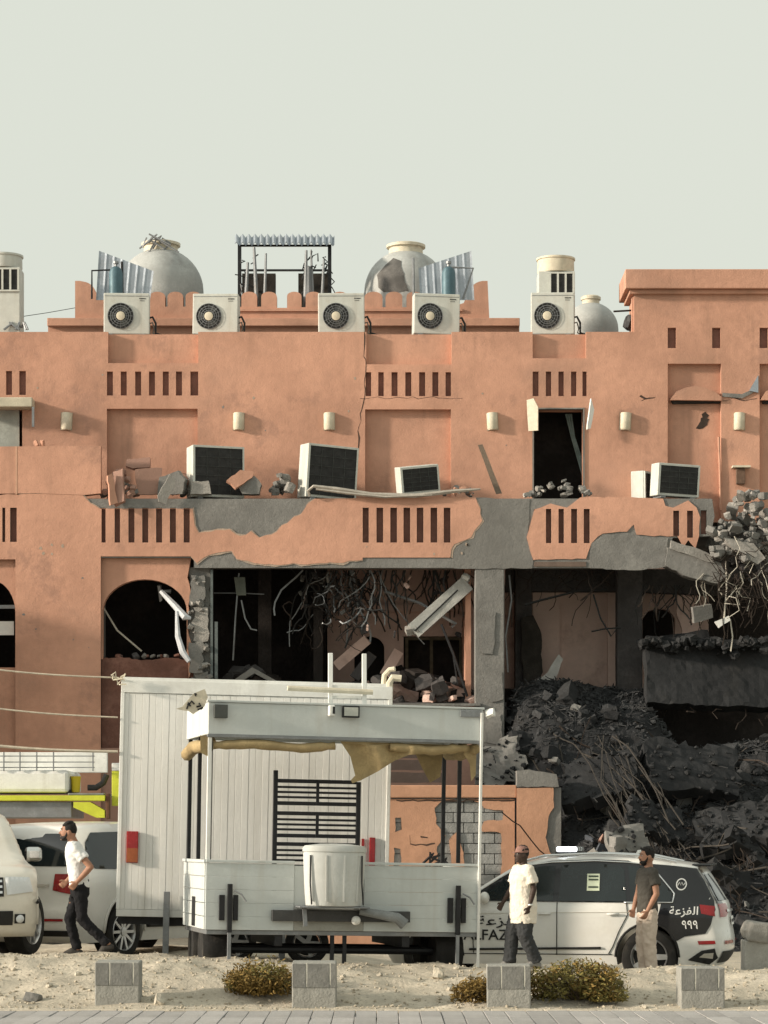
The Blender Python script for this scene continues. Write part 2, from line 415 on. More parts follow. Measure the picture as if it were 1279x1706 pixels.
# plaster skin, left part with pillar, arch bay and torn edge to the middle
t_top = rag([(-90, 826), (60, 823), (136, 823), (150, 838), (166, 847)], 1.0, 14, rng)
t_mid = rag([(321, 848), (323, 862), (331, 888), (352, 886), (382, 882), (400, 893), (418, 885), (432, 896), (452, 891), (478, 872), (500, 858), (512, 840), (524, 831)], 3.0, 9, rng)
t_rgt = rag([(792, 829), (800, 848), (803, 868), (790, 884), (785, 895), (766, 903), (752, 914), (750, 928)], 2.5, 8, rng)
t_bot = rag([(604, 933), (560, 938), (480, 940), (430, 939), (394, 931), (386, 918), (362, 921), (340, 929), (328, 938), (318, 927)], 2.0, 9, rng)
poly = t_top+[(166.5, 847.5), (320, 847.5)]+t_mid+[(640, 829.5), (700, 829)]+t_rgt+[(750, 929), (604, 929)]+t_bot+[(168, 927), (168, 1640), (-90, 1640)]
farch = [(-60, 1640), (-60, 932), (26, 932), (26, 1640)]
hl = [pp(farch, YF)]+[rc(*q, YF) for q in fslots if (q[2] < 160 and q[0] > -20) or 300 < q[0] < 304 or 600 < q[0] < 760]
# the row 168..316 hangs below the torn top edge: strips between slots
s7 = [q for q in fslots if 160 < q[0] < 330]
hl += [rc(q[0] if q[0] > 169 else 169.2, q[1]+2, q[2], q[3], YF) for q in s7]
bp(MB().slab(pp(poly, YF), hl, YF-.022, YF-.0), 'plaster_skin')
# crumbled undercoat showing along the torn plaster edges
UND = mat('undercoat', (.40, .315, .25), .95, .2, 6, .5, 30, stain=(.27, .24, .21), stain_amt=.6, sscale=4)
def strip(line, out, inn):
    q = random.Random(len(line))
    a = rag([(x+out[0]*q.uniform(.3, 1.6), y+out[1]*q.uniform(.3, 1.6)) for x, y in line], .7, 5, q); b = [(x-inn[0], y-inn[1]) for x, y in reversed(line)]
    bp(MB().slab(pp(a+b, YF), [], YF-.016, YF-.0135), 'undercoat', UND)
strip(t_mid, (1.5, -2.2), (-3, 3)[:2] if False else (2, -3)); strip(t_rgt, (2.6, 1.6), (4, 2)); strip(t_bot, (0, 2.6), (0, 4)); strip(t_top[8:], (1, -1.5), (1, -3))
# small chips and pits knocked out of the plaster
for k in range(30):
    up_ = k % 2; Yc = YU if up_ else YF-.022
    px, py = (rng.uniform(40, 1250), rng.uniform(570, 800)) if up_ else (rng.choice([rng.uniform(36, 160), rng.uniform(530, 780)]), rng.uniform(900, 925) if k % 3 else rng.uniform(950, 1080))
    if not up_ and py > 940: px = rng.uniform(36, 160)
    r_ = rng.uniform(1.0, 3.2); n_ = 7
    pl_c = [(px+r_*rng.uniform(.5, 1.2)*math.cos(2*math.pi*i/n_), py+r_*rng.uniform(.6, 1.5)*math.sin(2*math.pi*i/n_)) for i in range(n_)]
    if up_ and any(a-4 < px < c_+4 and b-4 < py < d+4 for a, b, c_, d in upper_slots+recess+[door, ldoor]): continue
    bp(MB().slab(pp(pl_c, Yc), [], Yc-.003, Yc+.004), 'plaster_chip', UND if k % 3 else CON)
# pillar cores behind the skin
bp(MB().box(ux(28, YF), ux(166, YF), YF+.003, YF+1.2, 0, zb-.02), 'pillar_core', CON)
# arch bay infill 168..320 (set back) with round arch opening and brick sill
def arch_poly(x0, x1, ytop, yspr, ybot, n=18):
    cxp, rx = (x0+x1)/2, (x1-x0)/2; ry = yspr-ytop
    return [(x0, ybot)]+[(cxp-rx*math.cos(math.pi*k/n), yspr-ry*math.sin(math.pi*k/n)) for k in range(n+1)]+[(x1, ybot)]
edge = rag([(312, 962), (318, 990), (312, 1030), (320, 1080), (314, 1130), (322, 1180)], 2.5, 12, rng)
arch = arch_poly(171, 311, 965, 1018, 1098)
inf = [(168.3, 929), (318, 929)]+edge[:-3]+[(313, 1098)]+list(reversed(arch))+[(168.3, 1098)]
bp(MB().slab(pp(inf, YF+.12), [], YF+.12, YF+.34), 'arch_infill', PL)
inf2 = [(-60, 931), (26, 931), (26, 1500), (-60, 1500)]
bp(MB().slab(pp(inf2, YF+.12), [pp(arch_poly(-58, 25.4, 966, 1020, 1112), YF+.12)], YF+.12, YF+.34), 'arch_infill', PL)
# things in the left arch: pale panel and dark glazing
bp(MB().slab(rc(-58, 1112, 25, 1182, YF+.2), [], YF+.36, YF+.44), 'parapet_panel', DARK)
bp(MB().slab(rc(-58, 1035, 23, 1058, YF+.4), [], YF+.4, YF+.44), 'hanging_blind', WHT)
bp(MB().slab(rc(-58, 1008, 25, 1014, YF+.4), [], YF+.37, YF+.42), 'window_transom', GRY)
# dark stained sill wall under the arch, crumbled along its top
SILL = mat('stained_sill', (.17, .085, .066), .92, .3, 1.6, .7, 14, stain=(.26, .14, .11), stain_amt=.7, sscale=2.2, spec=.15)
bp(MB().slab(pp([(169, 1250)]+rag([(169, 1097), (200, 1094), (235, 1100), (280, 1096), (322, 1099)], 1.5, 6, rng)+[(322, 1250)], YF+.2), [], YF+.2, YF+.4), 'sill_wall', SILL)
for k in range(12):
    bp(MB().rock(at(rng.uniform(175, 315), 1093, YF+.3), rng.uniform(.06, .16), rng), 'sill_crumb', [SILL, CON, COND][k % 3])
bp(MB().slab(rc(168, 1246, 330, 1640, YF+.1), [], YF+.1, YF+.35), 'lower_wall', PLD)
# torn concrete pillar right of the arch, in crumbling layers
rr_ = random.Random(3)
for (xa, xb, ya, yb, dy, mm) in ((314, 350, 946, 1180, .22, CON), (318, 340, 958, 1010, .10, CON), (322, 346, 1012, 1068, .12, CONL), (315, 338, 1070, 1120, .08, CON), (324, 347, 1118, 1172, .13, CON)):
    out_ = rag([(xa, ya), (xb, ya), (xb, yb), (xa, yb), (xa, ya)], 3.2, 7, rr_)[:-1]
    bp(MB().slab(pp(out_, YF+dy), [], YF+dy, YF+.45), 'pillar_layer', mm)
for k in range(22):
    bp(MB().rock(at(rr_.uniform(313, 349), rr_.uniform(950, 1170), YF+.1), rr_.uniform(.05, .15), rr_), 'pillar_crumb', CONL if k % 3 == 0 else CON)
bp(MB().box(ux(322, YF), ux(348, YF), YF+.3, YF+.7, 4.5, zb-.02), 'pillar_core', CON)
m = MB(); 
for a, b, y0 in ((350, 354, 948), (357, 362, 1035)):
    m.box(ux(a, YF), ux(b, YF), YF+.1, YF+.2, wz(1136, YF), wz(y0, YF))
bp(m, 'downpipe', mat('pipe_grey', (.11, .13, .13), .7, .2, 6, .1))

# main concrete column with torn plaster, right plaster island, second column
bp(MB().box(ux(791, YF), ux(840, YF), YF+.01, YF+.6, 0, zb+.0), 'column', CON, .02)
bp(MB().slab(pp(rag([(792, 829), (882, 832), (878, 900), (888, 936), (886, 947), (756, 947), (752, 915), (786, 896), (804, 868), (792, 829)], 1.2, 16, rng)[:-1], YF), [], YF-.012, YF-.001), 'exposed_render', mat('grey_render', (.185, .18, .17), .93, .15, 1.5, .4, 30, stain=(.12, .115, .11), stain_amt=.6, spec=.2))
for poly in ([(797, 1018), (826, 1020), (824, 1070), (820, 1090), (803, 1089), (799, 1050)], [(806, 1130), (836, 1120), (838, 1165), (818, 1170), (808, 1160)], [(815, 1200), (834, 1190), (836, 1240), (806, 1236)]):
    bp(MB().slab(pp(rag(poly+poly[:1], 1.5, 8, rng)[:-1], YF), [], YF-.02, YF+.008), 'render_patch', CON)
rp = [(890, 849), (900, 846), (917, 839), (944, 846), (966, 829), (1040, 828), (1104, 831), (1108, 843), (1121, 846), (1146, 834), (1160, 846), (1166, 862), (1164, 893), (1158, 914), (1146, 900),
      (1138, 912), (1128, 893), (1112, 894), (1060, 891), (1055, 874), (1044, 886), (1004, 889), (985, 905), (976, 931), (888, 933), (877, 895), (884, 870), (890, 849)]
hl = [rc(*q, YF) for q in fslots if 905 < q[0] < 985 or 1120 < q[0] < 1150]
bp(MB().slab(pp(rag(rp, 1.2, 12, rng)[:-1], YF), hl, YF-.022, YF-.002), 'plaster_skin')
bp(MB().slab(pp([(889, 936), (976, 936), (976, 944), (889, 944)], YF), [], YF-.02, YF-.003), 'soffit_strip', mat('soffit', (.15, .11, .09), .9, .2, 3, .2))
bp(MB().box(ux(1028, YF+1.6), ux(1070, YF+1.6), YF+1.6, YF+2.1, 2.0, zb+.3), 'column', COND, .02)
bp(MB().box(ux(858, YF+2.4), ux(886, YF+2.4), YF+2.4, YF+2.9, 2.0, zb+.3), 'column', COND, .02)
# drooping broken beam at the right
def slab3(pts, Y0, Y1, name, m, r=None, amp=1.5, step=10):
    p = rag(pts+pts[:1], amp, step, rng)[:-1]
    return bp(MB().slab(pp(p, Y0), [], Y0, Y1), name, m)
slab3([(985, 905), (1004, 890), (1062, 893), (1113, 896), (1112, 944), (1060, 950), (980, 946)], YF-.025, YF+.0, 'render_patch', CON)
slab3([(1112, 912), (1150, 920), (1200, 938), (1212, 960), (1196, 972), (1150, 962), (1108, 942)], YF-.1, YF+.35, 'broken_beam', CON)
slab3([(1118, 900), (1165, 915), (1185, 925), (1190, 938), (1150, 925), (1116, 914)], YF-.16, YF+.1, 'broken_beam', CONL)

# ---- inside of the torn storey: floor, dark walls, pink back walls
zfl = wz(1168, YF)
bp(MB().box(ux(-90, YF), ux(845, YF), YF+.4, YU+5.6, zfl-.35, zfl), 'floor_slab', COND)
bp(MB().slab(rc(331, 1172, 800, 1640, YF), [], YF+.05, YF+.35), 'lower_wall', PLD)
bp(MB().slab(rc(640, 1172, 800, 1176, YF), [], YF-.08, YF+.04), 'floor_edge', CON)
YB = YF+4.5
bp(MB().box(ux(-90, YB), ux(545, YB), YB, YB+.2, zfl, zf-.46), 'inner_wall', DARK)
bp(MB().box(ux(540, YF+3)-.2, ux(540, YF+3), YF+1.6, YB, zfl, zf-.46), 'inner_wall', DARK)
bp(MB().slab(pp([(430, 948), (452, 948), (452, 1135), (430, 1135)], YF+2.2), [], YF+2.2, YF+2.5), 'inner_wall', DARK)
# pink back wall, middle bay
YM = YF+3.0
mid = [(545, 850), (800, 850), (800, 1180), (545, 1180)]
bp(MB().slab(pp(mid, YM), [rc(672, 1060, 772, 1176, YM), pp(arch_poly(590, 640, 1060, 1080, 1178), YM)], YM, YM+.2), 'inner_wall', PLI)
bp(MB().box(ux(560, YM), ux(790, YM), YM+.5, YM+.6, zfl, zf-.46), 'inner_wall', DARK)
bp(MB().slab(rc(560, 1008, 790, 1020, YM), [], YM-.12, YM-.003), 'cornice_strip', PLI)
m = MB()
for a in (675, 716, 765): m.box(ux(a, YM), ux(a+5, YM), YM+.02, YM+.1, zfl, wz(1062, YM))
m.box(ux(680, YM), ux(765, YM), YM+.03, YM+.09, wz(1066, YM), wz(1061, YM)); bp(m, 'door_frame', mat('wood_frame', (.11, .09, .06), .8, .3, 7, .2))
bp(MB().box(ux(786, YF)-.12, ux(786, YF), YF+.62, YB, zfl, zb+.2), 'side_wall', PL)
# pink walls, right bays: ceiling left open above them to let light in
YR = YF+3.1
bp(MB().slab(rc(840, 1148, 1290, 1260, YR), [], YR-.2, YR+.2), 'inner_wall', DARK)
bp(MB().slab(pp([(840, 975), (1290, 975), (1290, 1146), (840, 1146)], YR), [pp(arch_poly(1070, 1124, 1014, 1034, 1064), YR), rc(1180, 985, 1284, 1140, YR)], YR, YR+.2), 'inner_wall', PLI)
bp(MB().slab(pp([(887, 985), (932, 985), (932, 1146), (887, 1146)], YR-.16), [], YR-.16, YR-.02), 'inner_pier', PLI)
bp(MB().slab(pp([(1012, 985), (1030, 985), (1030, 1146), (1012, 1146)], YR-.12), [], YR-.12, YR-.01), 'inner_pier', PLI)
bp(MB().slab(pp(rag([(1128, 992), (1166, 993), (1170, 1066), (1140, 1068), (1126, 1020), (1128, 992)], 2, 9, rng)[:-1], YR-.9), [], YR-.9, YR-.75), 'wall_fragment', PLI)
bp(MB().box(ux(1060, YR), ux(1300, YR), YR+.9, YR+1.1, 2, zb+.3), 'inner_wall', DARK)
bp(MB().slab(pp([(842, 948), (1060, 948), (1060, 985), (842, 985)], YF+2.55), [], YF+2.55, YF+2.85), 'inner_beam', COND)
bp(MB().slab(pp([(1030, 948), (1300, 948), (1300, 995), (1030, 985)], YF+2.2), [], YF+2.2, YF+2.5), 'inner_beam', COND)

# left solid parapet of the terrace and left awning, small cat-sized debris
PX = MB().slab(pp([(-90, 745), (168, 743), (168, 822), (140, 825), (60, 822), (-90, 824)], YF), [], YF-.03, YF+.2); bp(PX, 'terrace_parapet', PL)
bp(MB().slab(rc(26, 744, 29, 824, YF), [], YF-.034, YF-.025), 'parapet_joint', mat('pale_joint', (.55, .33, .23), .9, .1, 6, .1))
a = at(-70, 662, YU-.4); b = at(54, 678, YU-.4)
bp(MB().box(a.x, b.x, YU-.42, YU-.003, b.z, a.z), 'awning', mat('awning_cream', (.5, .46, .36), .8, .15, 4, .2), .02)
bp(MB().box(ux(50, YU-.7), ux(54, YU-.7), YU-.41, YU-.37, wz(716, YU), b.z), 'awning_post', GRY)
bp(MB().slab(rc(-60, 682, 31, 862, YU), [], YU+.1, YU+.16), 'door_panel', mat('pale_door', (.34, .36, .33), .7, .2, 3, .15, stain=(.2, .2, .18)))

# wall lamps
LAMPL = ['cream wall lamp between the awning and the first recessed wall panel', 'cream wall lamp above the upright terrace air conditioner', 'cream wall lamp above the leaning terrace air conditioner beside the long crack',
         'cream wall lamp above the leaning timber plank', 'cream wall lamp between the dark doorway and the arched hood', 'cream wall lamp above the small bracket shelf between two arched hoods']
for i, px in enumerate((110, 397, 548, 820, 1042, 1232)):
    c = at(px, 701, YU-.09)
    lt = thing('wall_lamp', LAMPL[i], 'lamp', (c.x, YU, c.z), group='lamps along the upper wall')
    m = MB()
    prof = [(-.11, -.15), (-.1, -.18), (.1, -.18), (.11, -.15), (.115, .13), (.1, .17), (-.1, .17), (-.115, .13)]
    n = 7; b0 = 0
    for k in range(n+1):
        q = math.pi*k/n
        xx, yy = -.115*math.cos(q), -.13*math.sin(q)-.004
        m.v += [Vector((xx*.8, yy*.8-.0, -.185)), Vector((xx, yy, -.15)), Vector((xx, yy, .15)), Vector((xx*.9, yy*.9, .18))]
    for k in range(n):
        for j in range(3): m.f.append((k*4+j, (k+1)*4+j, (k+1)*4+j+1, k*4+j+1))
    m.f.append(tuple(k*4 for k in range(n+1))); m.f.append(tuple(k*4+3 for k in reversed(range(n+1))))
    m.build('shade', CREAM, lt, smooth=40, local=True)
    MB().box(-.125, .125, -.012, -.001, -.19, .185).build('back_plate', mat('lamp_plate', (.4, .33, .25), .8, .1, 6, .1), lt, local=True)
    lt.rotation_euler = (0, rng.uniform(-.06, .06), 0)
# ------------------------------------------------------------------ rooftop
rng = random.Random(21)
YP = 60.2     # stepped parapet set back on the roof
def arc(cx, cy, rx, ry, a0, a1, n=8): return [(cx+rx*math.cos(R(a0+(a1-a0)*k/n)), cy-ry*math.sin(R(a0+(a1-a0)*k/n))) for k in range(n+1)]
def merlon(c, w_, top, base): return [(c-w_/2, base)]+[(c-w_/2, top+w_*.3)]+arc(c, top+w_*.3, w_/2, w_*.3, 180, 0)+[(c+w_/2, base)]
pl = [(80, 531), (125, 531), (125, 468), (133, 468)]+arc(136, 492, 24, 23, 85, 15, 6)+[(168, 500), (240, 500)]
for c, w_ in ((262, 26), (292, 26), (322, 26), (415, 26), (448, 26)): pl += merlon(c, w_, 486, 511)
pl += [(462, 513), (478, 513)]
for c, w_ in ((490, 24), (522, 26), (566, 26), (622, 30), (656, 28), (690, 26), (735, 26)): pl += merlon(c, w_, 486, 512)
pl += [(772, 505)]+arc(806, 498, 28, 30, 165, 95, 6)+[(812, 468), (815, 533), (865, 533)]
pl += [(865, 570), (80, 570)]
bp(MB().slab(pp(pl, YP), [], YP, YP+.25), 'roof_parapet', PL)
bp(MB().box(ux(80, YP), ux(865, YP), YP-.16, YP-.003, wz(545, YP), wz(532, YP)), 'parapet_ledge', PL, .01)
bp(MB().box(ux(380, YP), ux(770, YP), YP-.05, YP-.003, wz(519, YP), wz(515, YP)), 'parapet_ledge', PL)

# water tanks (fibreglass, domed, with necks)
def tank(px, Y, rad, ytop, label, neck=.34, group=None):
    zt = wz(ytop, Y); z0 = zr
    t = thing('water_tank', label, 'water tank', (ux(px, Y), Y, z0)); h = zt-z0
    body = h-neck*.45; cyl = max(.1, body-rad)
    prof = [(rad*.96, 0), (rad, .06), (rad, cyl)]+[(rad*math.cos(R(a)), cyl+(body-cyl)*math.sin(R(a))) for a in range(10, 86, 8)]
    MB().lathe(prof+[(.02, body)], (0, 0, 0), 40).build('shell', TANK, t, smooth=40, local=True)
    m = MB(); m.lathe([(neck, body-.18), (neck*.96, body+.05), (neck*1.12, body+.06), (neck*1.12, body+.12), (neck*.9, body+.15), (.02, body+.17)], (0, 0, 0), 24)
    m.build('neck', CREAM, t, smooth=30, local=True)
    m = MB()
    for k in (.25, .62): m.lathe([(rad+.012, cyl*k), (rad+.025, cyl*k+.02), (rad+.012, cyl*k+.05)], (0, 0, 0), 40)
    m.build('band', TANK, t, smooth=30, local=True)
    return t
t1 = tank(268, 61.8, .98, 402, 'domed pale water tank behind the roof parapet with torn sheeting on its neck', .4)
t2 = tank(676, 61.8, .96, 405, 'domed grey water tank with a dark soot patch behind the roof merlons', .4)
t3 = tank(984, 60.5, .62, 498, 'small white domed water tank behind the air conditioner beside the tower', .2)
# soot patch on tank 2 follows its dome
m = MB(); rad = .968
def dome_pt(px_, py_): 
    x = ux(px_, 61.8)-ux(676, 61.8); z = wz(py_, 61.8)-zr; h = wz(405, 61.8)-zr-.18; cyl = h-.96
    rz = .965 if z < cyl else .965*math.sqrt(max(0, 1-((z-cyl)/(h-cyl+.005))**2))
    return Vector((x, -math.sqrt(max(.0004, rz*rz-x*x))-.004, z))
r3 = random.Random(8); outl = [(642, 452), (655, 440), (668, 447), (672, 470), (680, 500), (655, 505), (630, 490), (628, 468)]
vo, tr = cdt(ccw([(a, -b) for a, b in rag(outl+outl[:1], 3, 8, r3)[:-1]]), [], 6)
m.add([dome_pt(p.x, -p.y) for p in vo], tr); m.build('soot_patch', mat('tank_soot', (.12, .115, .11), .9, .35, 4, .2), t2, local=True, smooth=True)
m = MB(); c = Vector((0, 0, wz(408, 61.8)-zr))
r3 = random.Random(4)
for k in range(9):
    a = c+Vector((r3.uniform(-.35, .3), -.42+r3.uniform(-.1, .1), r3.uniform(-.1, .1)))
    m.tube([a, a+Vector((r3.uniform(-.25, .25), -.05, r3.uniform(-.15, .15))), a+Vector((r3.uniform(-.4, .4), -.08, r3.uniform(-.4, .1)))], .02, 5)
m.build('torn_sheeting', GRY, t1, local=True)

# grilled cooler cabinets
def cooler(px0, px1, ytop, ybox, y1, Y, label, left=False):
    x0, x1 = ux(px0, Y), ux(px1, Y); zt, zm = wz(ytop, Y), wz(ybox, Y)
    cx_ = (x0+x1)/2; r = (x1-x0)/2
    t = thing('roof_cooler', label, 'cooler', (cx_, Y, zr))
    h = zm-zr
    MB().box(-r*.96, r*.96, -r*.8, r*.8, 0, h).build('cabinet', ACW, t, local=True, bevel=.015)
    MB().lathe([(r*.95, h+.004), (r*.98, h+.04), (r*.97, zt-zr-.07), (r*1.03, zt-zr-.06), (r*1.03, zt-zr-.02), (r*.8, zt-zr), (.02, zt-zr+.03)], (0, 0, 0), 28).build('hood', CREAM if not left else ACW, t, smooth=30, local=True)
    a, b, c_, d = (-.55, .85, -.08, -.42) 
    gx0, gx1 = -r*.35, r*.88; gz0, gz1 = h-.5, h-.06
    MB().box(gx0, gx1, -r*.8-.012, -r*.8-.002, gz0, gz1).build('louvre_panel', ACD, t, local=True)
    m = MB()
    for k in range(4):
        x = gx0+(gx1-gx0)*k/3; m.box(x-.02, x+.02, -r*.8-.04, -r*.8-.013, gz0, gz1)
    m.box(gx0-.03, gx1+.03, -r*.8-.035, -r*.8-.0135, gz1, gz1+.035); m.box(gx0-.03, gx1+.03, -r*.8-.035, -r*.8-.0135, gz0-.035, gz0)
    m.build('grille_bar', ACW, t, local=True)
    return t
cooler(894, 957, 430, 457, 487, 58.6, 'white cylinder-topped roof cooler with black grille above an air conditioner')
cooler(-26, 38, 425, 450, 550, 58.2, 'tall grey roof cooler with black grille beside a bare parapet stretch', True)

# outdoor air conditioner units
def ac(loc, w_, h, d, label, mode='fan', rot=(0, 0, 0), group=None, fx=-.13, mirror=False):
    t = thing('air_conditioner', label, 'air conditioner', loc, rot, group)
    MB().box(-w_/2, w_/2, -d/2, d/2, .04, h).build('casing', ACW, t, local=True, bevel=.018)
    m = MB()
    for x in (-w_*.35, w_*.35): m.box(x-.05, x+.05, -d/2-.02, d/2+.02, 0, .038)
    m.build('foot', GRY, t, local=True)
    y = -d/2
    if mode == 'fan':
        cx_, cz, r = w_*fx, h*.46, min(w_, h)*.30
        MB().lathe([(r, y-.004), (r*.98, y-.02), (r*.9, y-.012), (.01, y-.010)], (cx_, 0, cz), 36, 'y').build('fan_guard', ACD, t, smooth=30, local=True)
        f = MB()
        for k in range(3):
            q = 2*math.pi*k/3+.4
            pts = [(r*.2*math.cos(q), r*.2*math.sin(q)), (r*.85*math.cos(q+.25), r*.85*math.sin(q+.25)), (r*.85*math.cos(q+1.1), r*.85*math.sin(q+1.1)), (r*.25*math.cos(q+.9), r*.25*math.sin(q+.9))]
            f.slab([(cx_+a, cz+b) for a, b in pts], [], y-.018, y-.014)
        f.build('fan_blade', mat('fan_grey', (.09, .09, .085), .6, .2, 8, 0), t, local=True)
        g = MB()
        for rr in (.45, .62, .8, 1.0):
            g.tube([(cx_+r*rr*math.cos(2*math.pi*k/24), y-.03, cz+r*rr*math.sin(2*math.pi*k/24)) for k in range(25)], .006, 4, False)
        for k in range(8):
            q = math.pi*k/8; g.tube([(cx_-r*math.cos(q), y-.03, cz-r*math.sin(q)), (cx_+r*math.cos(q), y-.03, cz+r*math.sin(q))], .004, 4)
        g.build('wire_guard', GRY, t, local=True)
        MB().lathe([(r*.34, y-.03), (r*.34, y-.042), (r*.3, y-.046), (.01, y-.046)], (cx_, 0, cz), 20, 'y').build('hub_cap', CREAM, t, smooth=30, local=True)
        b = MB()
        for k in range(5): b.box(w_*.28+k*.028, w_*.28+k*.028+.018, y-.005, y-.001, h*.86, h*.885)
        for k in range(4): b.box(w_*.29+k*.026, w_*.29+k*.026+.014, y-.005, y-.001, h*.815, h*.83)
        b.build('maker_mark', BLK, t, local=True)
        MB().box(-w_/2+.02, w_/2-.02, y-.006, y-.001, h*.925, h*.935).build('seam', GRY, t, local=True)
    else:
        MB().box(-w_/2+.05, w_/2-.04, y-.012, y-.002, .1, h-.05).build('coil', ACD, t, local=True)
        g = MB()
        for k in range(1, 4): 
            x = -w_/2+.05+(w_-.09)*k/4; g.box(x-.003, x+.003, y-.022, y-.013, .1, h-.05)
        for k in range(1, 5):
            z = .1+(h-.15)*k/5; g.box(-w_/2+.05, w_/2-.04, y-.030, y-.0225, z-.003, z+.003)
        g.build('wire_guard', mat('wire', (.07, .075, .07), .6, .2, 6, 0), t, local=True)
        g = MB(); g.box(-w_/2+.005, -w_/2+.05, y-.03, y-.001, .05, h-.01); g.box(w_/2-.04, w_/2-.005, y-.03, y-.001, .05, h-.01); g.box(-w_/2+.051, w_/2-.041, y-.03, y-.001, h-.05, h-.01)
        g.build('frame', ACW, t, local=True)
    return t
YA = 57.75
for k, (a, b, ytop, lab) in enumerate(((172, 248, 488, 'white air conditioner with round fan below the left corrugated shelter'),
                             (321, 397, 489, 'white air conditioner with round fan on the roof edge right of the pale domed tank'),
                             (530, 607, 488, 'white air conditioner with round fan between the pipe rack and the sooty tank'),
                             (687, 764, 489, 'white air conditioner with round fan below the corrugated shelter beside the sooty tank'),
                             (885, 957, 487, 'white air conditioner with round fan below the cylinder-topped cooler'))):
    t = ac((ux((a+b)/2, YA), YA+.2, zr), (b-a)*YA/F, wz(ytop, YA)-zr, .38, lab, rot=(0, R((0, .8, -.6, .9, 0)[k]), R((3, -4, 2, 6, -2)[k])), group='air conditioners along the roof edge', fx=(-.13, -.14, -.12, -.15, -.13)[k])
    for j in range(2):
        x_ = (b-a)*YA/F/2; z_ = .3+.12*j
        MB().tube([(x_-.02, .0, z_), (x_+.06, -.04, z_+.02), (x_+.10+.03*j, -.06, z_-.12), (x_+.07+.06*j, -.1, .08), (x_+.2+.1*j, -.05, .03)], .016+.008*j, 6).build('refrigerant_hose', CAB if j else mat('hose_foam', (.2, .19, .17), .9, .2, 9, .2), t, local=True, smooth=True)
zt_ = zf
def acx(px): return ux(px, YF+.5)
ac((acx(358), YF+.6, zt_), 1.12, 1.12, .5, 'upright black-backed air conditioner on the terrace beside a tilted orange slab', 'coil', (0, 0, R(19)), 'air conditioners on the wrecked terrace')
ac((acx(543), YF+.6, zt_-.02), 1.13, 1.16, .5, 'leaning black-backed air conditioner on the terrace above the curled metal strip', 'coil', (R(3), R(2.5), R(22)), 'air conditioners on the wrecked terrace')
ac((acx(697), YF+.45, zt_+.09), .84, .62, .42, 'small air conditioner tipped over in the recess above the curled metal strip', 'coil', (R(8), R(-7), R(14)), 'air conditioners on the wrecked terrace')
ac((acx(1122), YF+.5, zt_+.02), .92, .72, .46, 'air conditioner with dark coil below the arched recess on the broken terrace end', 'coil', (R(4), R(2), R(14)), 'air conditioners on the wrecked terrace')
ac((acx(1073), YF+1.0, zt_), .45, .66, .3, 'narrow white air conditioner wedged behind a larger unit on the terrace', 'coil', (0, R(-2), R(60)), 'air conditioners on the wrecked terrace')

# corrugated shelters
def shelter(tl, tr_, br, bl, Y, label, n=7):
    c = at((tl[0]+tr_[0])/2, 500, Y)
    t = thing('corrugated_shelter', label, 'shelter', (c.x, Y, zr))
    def q(u_, v_): 
        a = at(*tl, Y).lerp(at(*tr_, Y), u_); b = at(*bl, Y).lerp(at(*br, Y), u_); return a.lerp(b, v_)
    for k in range(n):
        m = MB(); u0, u1 = k/n, (k+1)/n
        n2 = 4; rows = []
        for j in range(n2+1):
            u_ = u0+(u1-u0)*j/n2; dy = -.014 if j in (0, n2) else 0.0
            rows.append((q(u_, 0)+Vector((0, dy, 0)), q(u_, 1)+Vector((0, dy, 0))))
        for (a, b), (c_, d) in zip(rows[:-1], rows[1:]):
            e = Vector((0, .012, 0)); m.add([a, c_, d, b, a+e, c_+e, d+e, b+e], [(3, 2, 1, 0), (4, 5, 6, 7), (0, 1, 5, 4), (2, 3, 7, 6)])
        m.build('sheet', ZINC, t)
    return t
def gascyl(px, py0, py1, Y, label):
    z0, z1 = wz(py1, Y), wz(py0, Y); h = z1-z0
    t = thing('gas_cylinder', label, 'gas cylinder', (ux(px, Y), Y, z0))
    MB().lathe([(.13, 0), (.15, .03), (.15, h*.68), (.12, h*.8), (.06, h*.86), (.05, h*.86)], (0, 0, 0), 18).build('body', mat('cylinder_blue', (.08, .14, .17), .5, .2, 6, .1, metal=.2), t, smooth=30, local=True)
    MB().lathe([(.03, h*.86), (.03, h*.93), (.06, h*.94), (.06, h)], (0, 0, 0), 10).build('valve', GRY, t, local=True)
    return t
s1 = shelter((165, 418), (256, 452), (250, 500), (160, 500), 58.9, 'leaning corrugated metal shelter beside the pale domed tank')
s2 = shelter((697, 447), (785, 418), (790, 500), (700, 500), 58.9, 'leaning corrugated metal shelter beside the sooty domed tank')
m = MB(); m.tube([at(153, 498, 58.6), at(153, 451, 58.6), at(205, 449, 58.6)], .022, 6); m.tube([at(204, 498, 58.6), at(203, 436, 58.6)], .03, 6); m.build('frame_pole', BLK, s1)
MB().tube([at(689, 498, 58.6), at(688, 430, 58.6)], .03, 6).build('frame_pole', GRY, s2); MB().tube([at(742, 445, 58.6), at(788, 447, 58.6), at(771, 498, 58.6)], .025, 6).build('frame_pole', GRY, s2)
gascyl(193, 436, 498, 58.45, 'blue-grey gas cylinder in the shelter beside the pale domed tank')
gascyl(747, 436, 498, 58.45, 'blue-grey gas cylinder in the shelter beside the sooty domed tank')

